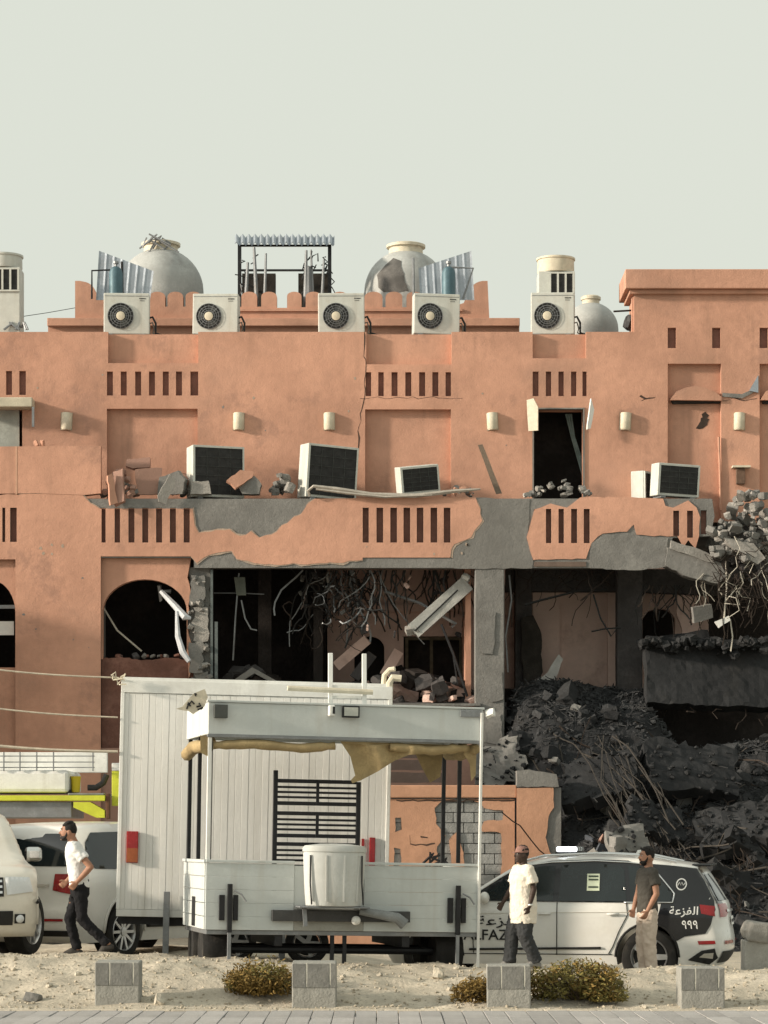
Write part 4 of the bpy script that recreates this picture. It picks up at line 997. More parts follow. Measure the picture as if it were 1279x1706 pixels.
for k in range(9): 
    a = at(rng.uniform(708, 740), rng.uniform(1420, 1446), YW-.3); o.tube([a, a+Vector((rng.uniform(-.2, .2), 0, rng.uniform(-.1, .15))), a+Vector((rng.uniform(-.3, .3), 0, rng.uniform(-.25, .05)))], .025, 4)
tag(o.build('tangled_scrap', BLK), 'small knot of black scrap against the terracotta boundary wall', 'scrap')
# slatted brown junk behind the coping
for k, (y0, y1) in enumerate(((1252, 1263), (1265, 1283), (1286, 1304))):
    fragment([(645, y0), (742, y0+2), (740, y1), (645, y1)], YF-1.5+k*-.3, .06, 'brown_board', mat('brown_board', (.17, .12, .10), .9, .2, 4, .3), ['uppermost', 'middle', 'lowest'][k]+' of three brown boards stacked behind the boundary wall coping', 'board', .6, 14)

# ------------------------------------------------------------------ collapsed rubble slope on the right
rub = thing('rubble_slope', 'huge dark slope of collapsed concrete, slabs and rebar behind the police car', 'rubble', (7, 52, 0))
def mz(x, y):
    t = max(0, min(1, (y-48.3)/7.2)); h = 3.9*t**.85
    k = sst(1.6, 4.4, x+(y-52)*.35)
    h += 1.35*sst(53.8, 57.2, y)*sst(2.2, 2.9, x)*(1-sst(5.3, 6.2, x))/max(.2, k)
    return h*k+.35*noise.noise((x*.7, y*.7, 9))*min(1, t*4)+.18*noise.noise((x*2.2, y*2.2, 2))*min(1, t*4)-.05
m = MB(); nx, ny = 120, 90
for j in range(ny+1):
    for i in range(nx+1):
        x = 1.0+i*9.5/nx; y = 48.0+j*12/ny; m.v.append(Vector((x, y, mz(x, y)+.06*noise.noise((x*8, y*8, 5)))))
for j in range(ny):
    for i in range(nx): a = j*(nx+1)+i; m.f.append((a, a+1, a+nx+2, a+nx+1))
RUBM = mat('rubble_dust', (.030, .031, .033), .97, .35, 1.5, 1.0, 14, stain=(.03, .028, .027), stain_amt=.7, sscale=1.2, spots=(.08, .075, .07), spots_t=.64, spec=.1)  # dark grey base, taken darker in place of shade on the slope
RUBC = mat('rubble_chunk', (.038, .039, .041), .96, .35, 3, .8, 25, stain=(.04, .038, .036), stain_amt=.6, rand=.45, spec=.1)  # chunks darkened like the bed, in place of cast shade
o = m.build('debris_bed', RUBM, rub); o['kind'] = 'stuff'
m = MB()
for k in range(9500):
    x = rng.uniform(2.0, 9.6); y = rng.uniform(48.4, 57.5); s = rng.choice((.035, .05, .07, .1))
    if k % 3 != 1:
        d = Vector((rng.uniform(-1, 1), rng.uniform(-.6, .6), rng.uniform(-.4, .7)))*s*3.2; p = Vector((x, y, mz(x, y)+.04)); m.bar(p-d*.5, p+d*.5, s*.22, s*.22)
    else: m.rock((x, y, mz(x, y)+s*.15), s, rng)
m.build('debris', RUBC, rub, kind='stuff')
for k in range(190):
    x = rng.uniform(2.6, 9.3); y = rng.uniform(48.6, 56.5); s = rng.uniform(.12, .34)*(1 if rng.random() < .85 else 1.7)
    MB().rock((x, y, mz(x, y)+s*.1), s, rng).build('chunk', RUBC if rng.random() < .96 else CON, rub)
for k in range(90):
    x = rng.uniform(2.6, 9.2); y = rng.uniform(48.8, 55.5); p = Vector((x, y, mz(x, y)+.05)); pts = [p]
    d = Vector((rng.uniform(-.2, 1), rng.uniform(-.7, .2), rng.uniform(-.45, .35))).normalized()
    for j in range(6):
        d = (d+Vector((rng.uniform(-.3, .3), rng.uniform(-.3, .3), rng.uniform(-.35, .2)))).normalized(); p = p+d*rng.uniform(.15, .4); p.z = max(p.z, mz(p.x, p.y)+.02); pts.append(p)
    MB().tube(pts, rng.uniform(.01, .022), 4).build('bent_rebar', mat('rebar_dusty', (.05, .044, .038), .9, .3, 9, .2) if k % 2 else REB, rub)
# rebar fans that sweep down the slope
for k in range(34):
    a = at(rng.uniform(940, 1060), rng.uniform(1225, 1300), 53.5); e = at(rng.uniform(1040, 1160), rng.uniform(1370, 1440), 50.5)
    mid_ = a.lerp(e, .5)+Vector((rng.uniform(-.3, .3), rng.uniform(-.3, .1), rng.uniform(-.1, .35)))
    MB().tube([a, a.lerp(mid_, .5)+Vector((0, 0, .12)), mid_, mid_.lerp(e, .5)+Vector((0, 0, .06)), e], rng.uniform(.007, .014), 4).build('bent_rebar', MATS['rebar_dusty'], rub)
# big slabs
SLABDUST = MB()
def big(c, size, rot, name='fallen_slab', m=COND, seed=1, dust=1.0):
    q = random.Random(seed); w_, d, h = size
    am = .10 if dust else .025
    outl = rag([(-w_/2, -h/2), (w_/2, -h/2), (w_/2, h/2), (-w_/2, h/2), (-w_/2, -h/2)], am, .14, q)[:-1]
    outl = ccw(outl); vo, tr = cdt(outl, [], .11); n = len(vo); o = MB()
    f = lambda p: (.35+.65*dust)*.07*noise.noise((p.x*1.6+seed, p.y*1.6, 1))+dust*.05*noise.noise((p.x*5+seed, p.y*5, 2))+.025*noise.noise((p.x*13, p.y*13, seed))
    o.add([(p.x, -d/2+f(p), p.y) for p in vo]+[(p.x, d/2, p.y) for p in vo], tr+[tuple(i+n for i in reversed(t)) for t in tr])
    k = len(outl)
    for i in range(k):
        a, b = Vector(outl[i]), Vector(outl[(i+1) % k]); o.add([(a.x, -d/2+f(a), a.y), (b.x, -d/2+f(b), b.y), (b.x, d/2, b.y), (a.x, d/2, a.y)], [(3, 2, 1, 0)])
    M = Matrix.Translation(c) @ Euler(rot).to_matrix().to_4x4(); o.xf(M)
    for _ in range(int(70*w_*h*dust)):
        p = M @ Vector((q.uniform(-.5, .5)*w_, -d/2-.02, q.uniform(-.55, .45)*h)); s_ = q.choice((.03, .05, .07, .1))
        if q.random() < .4: e = Vector((q.uniform(-1, 1), q.uniform(-.5, .1), q.uniform(-.8, .5)))*s_*3; SLABDUST.bar(p, p+e, s_*.2, s_*.2)
        else: SLABDUST.rock(p, s_, q)
    ob = o.build(name, m, rub)
    for _ in range(5):      # bent bars sticking out of the broken edge
        p = M @ Vector((q.uniform(-.5, .5)*w_, 0, -h/2)); pts = [p]
        for j_ in range(4): pts.append(pts[-1]+Vector((q.uniform(-.15, .15), q.uniform(-.12, .05), q.uniform(-.22, .03))))
        MB().tube(pts, q.uniform(.007, .014), 4).build('bent_rebar', REB, rub)
    return ob
SL = mat('slab_soot', (.030, .031, .033), .95, .3, .9, .5, 14, stain=(.06, .057, .054), stain_amt=.6, sscale=.7, spec=.12)
big(at(1192, 1124, YF+.6), (3.0, .35, 1.5), (R(-18), R(2), R(4)), m=SL, seed=1, dust=.0)
big(at(1130, 1098, YF+1.2), (1.4, .3, 1.0), (R(-10), R(-8), R(-8)), m=SL, seed=2, dust=.0)
big(at(1150, 1285, 52.8), (1.8, .3, 1.2), (R(-38), R(6), R(10)), m=SL, seed=3, dust=.4)
big(at(1000, 1300, 52.6), (1.5, .3, 1.2), (R(-45), R(-12), R(-12)), m=SL, seed=4, dust=.5)
big(at(880, 1255, 55.2), (.9, .4, .7), (R(-20), R(10), R(10)), m=SL, seed=5)
big(at(835, 1275, 55.0), (1.0, .5, .9), (R(-10), R(-14), R(-10)), m=CON, seed=6)
big(at(1235, 1380, 50.8), (1.6, .3, 1.1), (R(-50), R(-10), R(-6)), m=SL, seed=7)
big(at(1090, 1370, 51.0), (1.1, .25, .8), (R(-42), R(14), R(12)), m=SL, seed=8)
big(at(1045, 1400, 49.6), (.75, .12, .5), (R(-25), R(-8), R(20)), m=CON, seed=9)
big(at(1028, 1415, 49.4), (.16, .3, .5), (R(5), R(-8), R(20)), m=CON, seed=10)
big(at(1210, 1460, 48.6), (.8, .3, .3), (R(-30), R(25), R(20)), m=SL, seed=11)
big(at(1240, 1410, 49.0), (.9, .2, .25), (R(-30), R(35), R(30)), m=SL, seed=12)
for k in range(420):
    px_ = rng.uniform(1070, 1285); SLABDUST.rock(at(px_, 1068+abs(rng.gauss(0, 6))-14*noise.noise((px_*.03, 0, 0)), YF+rng.uniform(.2, 1.0)), rng.choice((.05, .08, .12, .18)), rng)
SLABDUST.build('debris', RUBC, rub, kind='stuff')
# odd household scraps caught in the slope
for k in range(26):
    x = rng.uniform(3.2, 8.6); y = rng.uniform(48.8, 53.5); c_ = Vector((x, y, mz(x, y)+.08))
    MB().rock(c_, (rng.uniform(.15, .5), .05, rng.uniform(.1, .3)), rng).build('scrap', [CON, PLD, mat('scrap_cloth', (.10, .11, .13), .9, .3, 4, .4), GRY, CONL][k % 5 if k % 5 < 4 or k % 2 else 0], rub)
# dark cavity behind the slope
MB().box(ux(1060, 58), ux(1330, 58), 58.0, 58.2, 0, wz(1170, 58)).build('rear_slab', DARK, rub)
# light rubble hanging at the broken terrace corner
tr_ = thing('rubble_overhang', 'pale grey rubble piled on the broken terrace corner with dangling rebar', 'rubble', at(1235, 900, YF))
for k in range(230):
    u_ = rng.random(); px = lerp(1185, 1300, u_); top = lerp(880, 822, sst(0, .5, u_)) ; bot = lerp(920, 985, u_)
    py = lerp(top, bot, rng.random()**.9); s = rng.uniform(.06, .24)*(1.6 if k % 9 == 0 else 1)
    MB().rock(at(px, py, YF+rng.uniform(-.5, 1.0)), s, rng).build('chunk', CONL if py < 870 and k % 2 or rng.random() < .15 else (CON if py < 930 else COND), tr_)
for k in range(40):
    a = at(rng.uniform(1185, 1290), rng.uniform(900, 990), YF-.4); pts = [a]
    for j in range(5): pts.append(pts[-1]+Vector((rng.uniform(-.25, .25), rng.uniform(-.15, .1), rng.uniform(-.3, .12))))
    MB().tube(pts, rng.uniform(.006, .012), 4).build('bent_rebar', REB if k % 6 else CABL, tr_)
big2 = MB().slab(pp(rag([(1205, 895), (1255, 905), (1275, 930), (1262, 940), (1222, 915), (1205, 895)], 2, 9, rng)[:-1], YF-.5), [], YF-.5, YF-.2); big2.build('fallen_slab', CONL, tr_)
bp(MB().slab(pp([(1186, 860), (1400, 860), (1400, 990), (1186, 960)], YU+.2), [], YU+.2, YU+.6), 'broken_wall', COND)

# unseen house added beyond the frame on the sunny side to shade the lower storey
nb = thing('unseen_shade_house', 'plain terracotta house added out of view to shade the damaged building', 'house', (-21, 60, 0))
MB().box(-30, -12.2, 49.2, 72, 0, 7.6).build('wall', PL, nb, bevel=.02)
MB().box(-30.2, -12.0, 49.0, 72.2, 7.6, 8.1).build('roof_parapet', PL, nb, bevel=.02)  # parapet of the added unseen house
for k in range(4):
    MB().box(-12.19, -12.14, 52+k*4.5, 53.2+k*4.5, 3.5, 5.2).build('shade_house_window', BLK, nb)
# ------------------------------------------------------------------ vehicles
rng = random.Random(51)
TYRE = mat('tyre', (.022, .021, .02), .9, .3, 8, .3, 50, stain=(.08, .07, .055), stain_amt=.5, sscale=4)
ALLOY = mat('alloy', (.55, .55, .55), .35, .15, 6, 0, metal=.8)
GLASS = mat('dark_glass', (.012, .018, .02), .08, .2, 2, 0, spec=.6)
CARW = mat('car_white', (.74, .73, .70), .32, .04, 2, 0, coat=.5, stain=(.60, .55, .46), stain_amt=.35, sscale=1.2)
CARSUN = mat('car_sun_tint', (.68, .65, .58), .35, .05, 2, 0, coat=.4, stain=(.5, .44, .34), stain_amt=.4, sscale=1.2)  # white paint with the sun's yellow cast put into the colour
CARB = mat('car_black', (.012, .013, .016), .22, .2, 2, 0, coat=.6)
TRIM = mat('black_plastic', (.02, .02, .02), .6, .2, 6, .1)
CHROME = mat('chrome', (.7, .7, .7), .2, .05, 6, 0, metal=1)
REDL = mat('red_lens', (.30, .012, .015), .25, .2, 5, 0, coat=.5)
CLEAR = mat('clear_lens', (.6, .62, .63), .15, .1, 5, 0, coat=.6)
DECALW = mat('decal_white', (.8, .8, .78), .5, .03, 5, 0); DECALK = mat('decal_black', (.02, .02, .022), .5, .1, 5, 0)
GAP = mat('panel_gap', (.03, .03, .03), .9, .1, 5, 0)

def chaikin(p, n=2):
    for _ in range(n):
        q = [p[0]]
        for a, b in zip(p[:-1], p[1:]):
            q += [(a[0]*.75+b[0]*.25, a[1]*.75+b[1]*.25), (a[0]*.25+b[0]*.75, a[1]*.25+b[1]*.75)]
        q.append(p[-1]); p = q
    return p
def dens(p, st):
    out = []
    for a, b in zip(p[:-1], p[1:]):
        n = max(1, int(math.hypot(b[0]-a[0], b[1]-a[1])/st))
        out += [(a[0]+(b[0]-a[0])*k/n, a[1]+(b[1]-a[1])*k/n) for k in range(n)]
    return out+[p[-1]]
def wheel(parent, x, y, r, side, wdt=.27, spokes=10, hub=None):
    """side -1: outer face towards -y"""
    m = MB(); s = side; w2 = wdt/2
    prof = [(r*.66, -w2*.92), (r*.80, -w2), (r*.94, -w2*.9), (r, -w2*.6), (r, w2*.6), (r*.94, w2*.9), (r*.80, w2), (r*.66, w2*.92)]
    m.lathe(prof, (x, y, r), 40, 'y', False)
    t = m.build('wheel', TYRE, parent, smooth=35, local=True)
    q = MB(); yo = s*w2
    q.lathe([(r*.66, yo*.9), (r*.645, yo*.98), (r*.60, yo*.75), (r*.58, yo*.2)], (x, y, r), 36, 'y', False)
    for k in range(spokes):
        a = 2*math.pi*k/spokes; ca, sa = math.cos(a), math.sin(a); n_ = Vector((-sa, 0, ca))
        p0 = Vector((x+r*.10*ca, y+yo*.85, r+r*.10*sa)); p1 = Vector((x+r*.63*ca, y+yo*.9, r+r*.63*sa))
        wd0 = r*.045 if spokes > 6 else r*.09
        vs_ = [p0-n_*wd0*1.2, p0+n_*wd0*1.2, p1+n_*wd0, p1-n_*wd0]; off = Vector((0, -s*.04, 0))
        q.add(vs_+[p+off for p in vs_], [(0, 1, 2, 3), (7, 6, 5, 4), (0, 4, 5, 1), (1, 5, 6, 2), (2, 6, 7, 3), (3, 7, 4, 0)])
    q.lathe([(r*.16, yo*.6), (r*.15, yo*.93), (.01, yo*.95)], (x, y, r), 16, 'y')
    q.build('rim', ALLOY, t, local=True, smooth=30)
    b = MB(); b.lathe([(r*.57, yo*.25), (r*.57, yo*.3), (.01, yo*.3)], (x, y, r), 24, 'y'); b.build('brake_disc', TRIM, t, local=True)
    return t

class Car:
    def __init__(s, root, sil, L, wheels, wr, hw, belt, roofz, top_hw, paint, front_c=.30, rear_c=.16, rr=.075):
        s.root, s.L, s.hw, s.belt, s.roofz, s.top = root, L, hw, belt, roofz, top_hw
        s.fc, s.rc = front_c, rear_c; s.rr = rr
        top = dens(chaikin(sil, 2), .07); s.topline = top
        # underside with wheel arches (rear to front)
        zb_ = .27; bot = []
        ar = wr+.065
        x = top[-1][0]
        for wx in sorted(wheels, reverse=True):
            bot.append((wx+ar*math.cos(math.asin(min(1, (zb_-wr)/ar))), zb_)) if False else None
            a0 = math.asin((zb_-wr)/ar)
            for k in range(17):
                a = a0+(math.pi-2*a0)*k/16; bot.append((wx+ar*math.cos(a), wr+ar*math.sin(a)))
        s.outline = top+dens([(top[-1][0], zb_ if top[-1][1] > zb_+.02 else top[-1][1])]+bot+[(top[0][0], zb_ if top[0][1] > zb_+.02 else top[0][1])], .08)[1:-1]
        s.outline = [p for i, p in enumerate(s.outline) if i == 0 or math.hypot(p[0]-s.outline[i-1][0], p[1]-s.outline[i-1][1]) > .012]
        s.body(paint)
    def W0(s, x, z):
        w = s.hw
        if z < .55: w -= .05*((.55-z)/.3)**2
        if z > s.belt-.12:
            t = (z-(s.belt-.12))/(s.roofz-s.belt+.12); w = s.hw-(s.hw-s.top)*max(0, t)**.92-.012*min(1, max(0, (z-s.belt)/.04))
        e = max(0, 1-x/.9); w *= 1-.10*e*e
        e = max(0, 1-(s.L-x)/.9); w *= 1-.07*e*e
        return w
    def W(s, x, z):
        w = s.W0(x, z); r = s.rr; d = 9
        for (ax, az), (bx, bz) in zip(s.topline[:-1], s.topline[1:]):
            if min(ax, bx)-r > x or max(ax, bx)+r < x or min(az, bz)-r > z or max(az, bz)+r < z: continue
            vx, vz = bx-ax, bz-az; t = max(0, min(1, ((x-ax)*vx+(z-az)*vz)/(vx*vx+vz*vz+1e-9)))
            d = min(d, math.hypot(x-ax-vx*t, z-az-vz*t))
        if d < r: w -= r*(1-math.sqrt(max(0, 1-((r-d)/r)**2)))
        return w
    def bend(s, p):
        k = min(1.15, abs(p.y)/s.hw)**2.6
        x = p.x
        if x < 1.0: p.x = x+s.fc*k*(1-max(0, x))
        elif x > s.L-1.0: p.x = x-s.rc*k*min(1, (x-(s.L-1.0)))
        return p
    def body(s, paint):
        vo, tr = cdt(ccw(s.outline), [], .075)
        m = MB(); n = len(vo)
        m.add([s.bend(Vector((p.x, -s.W(p.x, p.y), p.y))) for p in vo], tr)
        m.add([s.bend(Vector((p.x, s.W(p.x, p.y), p.y))) for p in vo], [tuple(reversed(t)) for t in tr])
        o = s.outline; N = len(o); K = 12
        for i in range(N):
            a, b = o[i], o[(i+1) % N]; wa, wb = s.W(*a), s.W(*b)
            for k in range(K):
                def q(pt, w, t):
                    y = -w+2*w*t; cr = .03*(1-(y/max(.1, w))**2) if pt[1] > s.belt-.1 else 0
                    return s.bend(Vector((pt[0], y, pt[1]+cr)))
                m.add([q(a, wa, k/K), q(a, wa, (k+1)/K), q(b, wb, (k+1)/K), q(b, wb, k/K)], [(0, 1, 2, 3)])
        ob = m.build('body', paint, s.root, local=True)
        bm = bmesh.new(); bm.from_mesh(ob.data); bmesh.ops.remove_doubles(bm, verts=bm.verts, dist=.002)
        bmesh.ops.recalc_face_normals(bm, faces=bm.faces); bm.to_mesh(ob.data); bm.free()
        for p in ob.data.polygons: p.use_smooth = True
        ob.data.set_sharp_from_angle(angle=R(42)); s.ob = ob
    def side(s, poly, off, mt, name, sides=(-1, 1), st=.06, parent=None, holes=()):
        out = []
        vo, tr = cdt(ccw(dens(list(poly)+[poly[0]], st)[:-1]), holes, st)
        for sd_ in sides:
            m = MB(); m.add([s.bend(Vector((p.x, sd_*(s.W(p.x, p.y)+off+.006), p.y))) for p in vo], tr if sd_ < 0 else [tuple(reversed(t)) for t in tr])
            out.append(m.build(name, mt, parent or s.root, local=True, smooth=True))
        return out
    def line(s, pts, off, r, mt, name, sides=(-1, 1)):
        for sd_ in sides:
            d = dens(pts, .06)
            MB().tube([s.bend(Vector((x, sd_*(s.W(x, z)+off+.005), z))) for x, z in d], r, 5).build(name, mt, s.root, local=True, smooth=True)
    def endx(s, z, rear=True):
        best = None
        for (ax, az), (bx, bz) in zip(s.topline[:-1], s.topline[1:]):
            if (az-z)*(bz-z) <= 0 and az != bz:
                x = ax+(bx-ax)*(z-az)/(bz-az)
                if best is None or (x > best if rear else x < best): best = x
        return best if best is not None else (s.L if rear else 0)
    def end(s, poly, off, mt, name, rear=True, th=.0, parent=None):
        vo, tr = cdt(ccw(dens(list(poly)+[poly[0]], .05)[:-1]), [], .06); m = MB()
        sg = 1 if rear else -1
        m.add([s.bend(Vector((s.endx(p.y, rear)+sg*(off+.006), p.x, p.y))) for p in vo], tr if rear else [tuple(reversed(t)) for t in tr])
        return m.build(name, mt, parent or s.root, local=True, smooth=True)
    def mir(s, poly): return [(-a, b) for a, b in poly]

def text_mesh(body, size):
    cu = bpy.data.curves.new('lettering', 'FONT'); cu.body = body; cu.size = size; cu.resolution_u = 3; cu.offset = size*.012
    ob = bpy.data.objects.new('lettering', cu); COL.objects.link(ob)
    dg = bpy.context.evaluated_depsgraph_get(); dg.update(); e = ob.evaluated_get(dg); me = e.to_mesh()
    vs_ = [v.co.copy() for v in me.vertices]; fs = [tuple(p.vertices) for p in me.polygons]
    e.to_mesh_clear(); bpy.data.objects.remove(ob); bpy.data.curves.remove(cu)
    return vs_, fs

# ---- police car
th = R(-10.5); SC = 1.03
pol = thing('police_car', 'white and black police estate car with roof light bar and white lettering', 'car', (0, 0, 0), (0, 0, th))
Ml = Matrix.Rotation(th, 3, 'Z'); ref = Ml @ Vector((3.75*SC, -.98*SC, 0)); tgt = Vector((ux(1081, 37.35), 37.35, 0))
pol.location = (tgt.x-ref.x, tgt.y-ref.y, gz(4, 37.6)+.0); pol.location.z = -.01; pol.scale = (SC, SC, SC)
sil = [(.10, .26), (.0, .42), (-.02, .72), (.05, .92), (.32, 1.02), (.85, 1.10), (1.18, 1.15), (1.62, 1.44), (1.95, 1.63), (2.4, 1.715), (3.0, 1.735), (3.6, 1.705), (4.12, 1.645), (4.40, 1.60), (4.43, 1.575), (4.52, 1.46), (4.70, 1.17), (4.78, 1.04), (4.80, .80), (4.84, .62), (4.83, .42), (4.70, .26)]
pc_ = Car(pol, sil, 4.84, (.76, 3.75), .38, .985, 1.12, 1.735, .76, CARW)
# livery: black rear quarter and black glasshouse
pc_.side([(3.42, 1.66), (4.10, 1.61), (4.42, 1.575), (4.535, 1.42), (4.71, 1.14), (4.755, 1.02), (4.70, .82), (4.62, .70), (4.30, .66), (4.18, .60), (4.10, .62), (4.02, .76), (3.88, .82), (3.86, .9), (3.90, 1.02), (3.92, 1.10), (3.6, 1.10)], .004, CARB, 'black_livery')
pc_.side([(1.22, 1.13), (1.66, 1.43), (1.98, 1.60), (2.4, 1.675), (3.0, 1.695), (3.45, 1.68), (3.62, 1.60), (3.9, 1.11)], .007, CARB, 'black_livery')
for poly in ([(1.40, 1.14), (1.72, 1.38), (1.98, 1.545), (2.28, 1.60), (2.46, 1.61), (2.44, 1.13)], [(2.52, 1.13), (2.54, 1.615), (3.0, 1.635), (3.34, 1.62), (3.40, 1.55), (3.44, 1.13)], [(3.50, 1.13), (3.46, 1.55), (3.43, 1.61), (3.72, 1.585), (4.08, 1.25), (4.06, 1.13)]):
    w_ = pc_.side(poly, .012, GLASS, 'side_window')
pc_.line([(1.26, 1.155), (1.70, 1.44), (1.98, 1.60), (2.4, 1.655), (3.0, 1.675), (3.45, 1.655), (3.74, 1.62), (4.12, 1.235), (4.10, 1.115), (3.4, 1.115)], .012, .012, CHROME, 'window_trim')
pc_.line([(2.50, .40), (2.50, 1.11)], .002, .006, GAP, 'door_seam'); pc_.line([(1.36, .42), (1.34, .9), (1.36, 1.1)], .002, .006, GAP, 'door_seam'); pc_.line([(3.44, 1.1), (3.46, .95), (3.34, .72), (3.26, .52), (3.2, .42)], .002, .006, GAP, 'door_seam')
pc_.line([(1.2, .41), (3.25, .41)], .002, .006, GAP, 'sill_seam'); pc_.line([(1.3, .47), (3.1, .50)], .012, .016, TRIM, 'sill_trim')
pc_.line([(.8, .94), (2.0, .97), (3.6, .985)], .001, .004, CARSUN, 'shoulder_crease')
for x in (2.25, 3.18):
    pc_.line([(x, .955), (x+.17, .96)], .03, .016, CARW, 'door_handle')
# wheel arch lip, rails, light bar, mirror
for wx in (.76, 3.75):
    pc_.line([(wx+.455*math.cos(math.pi*k/16), .38+.455*math.sin(math.pi*k/16)) for k in range(17)], -.01, .018, TRIM, 'arch_trim')
    for sd_ in (-1, 1): wheel(pol, wx, sd_*.85, .38, sd_, .28, 5)
for sd_ in (-1, 1):
    MB().tube([(2.05, sd_*.70, 1.68), (2.3, sd_*.70, 1.745), (3.0, sd_*.70, 1.775), (3.7, sd_*.70, 1.745), (4.1, sd_*.70, 1.66)], .018, 6).build('roof_rail', CHROME, pol, local=True, smooth=True)
    MB().sph((1.52, sd_*1.06, 1.17), (.07, .13, .085), 12, 8).build('wing_mirror', CARW, pol, local=True, smooth=True)
GLINT = mat('glint_lens', (.9, .92, .95), .2, .02, 4, 0); GLINT.node_tree.nodes['Principled BSDF'].inputs['Emission Color'].default_value = (.9, .95, 1, 1); GLINT.node_tree.nodes['Principled BSDF'].inputs['Emission Strength'].default_value = 3.5  # glow painted in for the bright glint on one light bar lens
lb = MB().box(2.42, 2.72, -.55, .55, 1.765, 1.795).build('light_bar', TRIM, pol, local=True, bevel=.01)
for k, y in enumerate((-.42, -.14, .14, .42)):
    MB().box(2.44, 2.70, y-.13, y+.13, 1.797, 1.865).build('light_lens', CLEAR if k else GLINT, lb, local=True, bevel=.02)
MB().tube([(3.52, -.3, 1.73), (3.55, -.3, 1.80), (3.62, -.3, 1.815)], [.03, .025, .012], 6).build('antenna', WHT, pol, local=True, smooth=True)
# rear end
pc_.end([(-.72, 1.58), (.72, 1.58), (.84, 1.10), (-.84, 1.10)], .003, CARB, 'black_livery')
pc_.end([(-.66, 1.50), (.66, 1.50), (.74, 1.14), (-.74, 1.14)], .012, mat('pale_glass', (.09, .10, .11), .12, .2, 2, 0, spec=.8), 'rear_window')
pc_.end([(-.84, 1.10), (-.86, .92), (-.60, .92), (-.42, 1.0), (-.42, 1.10)], .010, REDL, 'tail_light'); pc_.end(pc_.mir([(-.84, 1.10), (-.86, .92), (-.60, .92), (-.42, 1.0), (-.42, 1.10)]), .010, REDL, 'tail_light')
pc_.side([(4.52, 1.09), (4.74, 1.07), (4.76, .93), (4.56, .97)], .012, REDL, 'tail_light')
pc_.end([(-.55, 1.02), (.55, 1.02), (.55, .985), (-.55, .985)], .02, CHROME, 'tailgate_trim')
pl_ = pc_.end([(-.26, .92), (.26, .92), (.26, .80), (-.26, .80)], .014, DECALW, 'number_plate')
for y in (-.18, -.09, .02, .11, .19):
    pc_.end([(y-.03, .88), (y+.025, .88), (y+.025, .835), (y-.03, .835)], .018, DECALK, 'plate_digit', parent=pl_)
pc_.end([(-.80, .60), (-.35, .60), (-.35, .56), (-.80, .555)], .012, REDL, 'reflector'); pc_.end(pc_.mir([(-.80, .60), (-.35, .60), (-.35, .56), (-.80, .555)]), .012, REDL, 'reflector')
pc_.side([(4.50, .60), (4.76, .605), (4.77, .56), (4.52, .55)], .006, REDL, 'reflector')
pc_.side([(4.34, .34), (4.56, .47), (4.76, .50), (4.78, .37), (4.66, .28)], .005, TRIM, 'bumper_trim')
pc_.side([(4.52, .38), (4.60, .43), (4.74, .44), (4.72, .36)], .010, CHROME, 'exhaust_trim')
pc_.end([(-.85, .46), (.85, .46), (.85, .30), (-.85, .30)], .008, TRIM, 'bumper_trim')
MB().box(4.30, 4.56, -.66, .66, 1.60, 1.635).build('roof_spoiler', CARB, pol, local=True, bevel=.015)
# lettering and emblems, as painted on the photographed car
def decal(body, size, x, z, mt, name, off=.008, right=None, sx=1.0):
    vs_, fs = text_mesh(body, size)
    if not vs_: return
    x0 = min(v.x for v in vs_); wd_ = max(v.x for v in vs_)-x0
    m = MB(); m.add([pc_.bend(Vector((x+(v.x-x0)*sx, -(pc_.W(x+(v.x-x0)*sx, z+v.y)+off+.010), z+v.y))) for v in vs_], fs)
    return m.build(name, mt, pol, local=True)
decal('ALFAZAA', .20, 1.22, .60, DECALK, 'door_lettering', sx=1.05)
decal('\ufe94\ufecb\ufeb0\ufed4\ufedf\ufe8d', .17, 1.40, .80, DECALK, 'door_lettering', sx=1.7)
decal('\ufe94\ufecb\ufeb0\ufed4\ufedf\ufe8d', .15, 4.06, .955, DECALW, 'rear_lettering', .010, sx=1.3)
decal('\u0669\u0669\u0669', .16, 4.26, .765, DECALW, 'rear_number', .010, sx=1.1)
def ring(x, z, r0, r1, mt, name, n=26):
    a = [(x+r1*math.cos(2*math.pi*k/n), z+r1*math.sin(2*math.pi*k/n)) for k in range(n)]; b = [(x+r0*math.cos(2*math.pi*k/n), z+r0*math.sin(2*math.pi*k/n)) for k in range(n)]
    m = MB(); m.add([pc_.bend(Vector((p, -(pc_.W(p, q)+.020), q))) for p, q in a+b], [(k, (k+1) % n, n+(k+1) % n, n+k) for k in range(n)]); m.build(name, mt, pol, local=True)
ring(4.22, 1.36, .065, .082, DECALW, 'round_emblem'); 
pc_.line([(4.165, 1.345), (4.19, 1.385), (4.21, 1.35), (4.225, 1.385), (4.25, 1.345), (4.275, 1.38)], .010, .008, DECALW, 'emblem_mark', (-1,))
st_ = pc_.side([(2.90, 1.27), (3.07, 1.27), (3.07, 1.50), (2.90, 1.50)], .024, mat('sticker', (.62, .68, .52), .6, .1, 6, 0), 'window_sticker', (-1,))
for z in (1.31, 1.41, 1.455):
    pc_.side([(2.92, z), (3.05, z), (3.05, z+.022), (2.92, z+.022)], .030, mat('sticker_ink', (.05, .07, .05), .6, .1, 6, 0), 'sticker_print', (-1,))
tag_glint = None

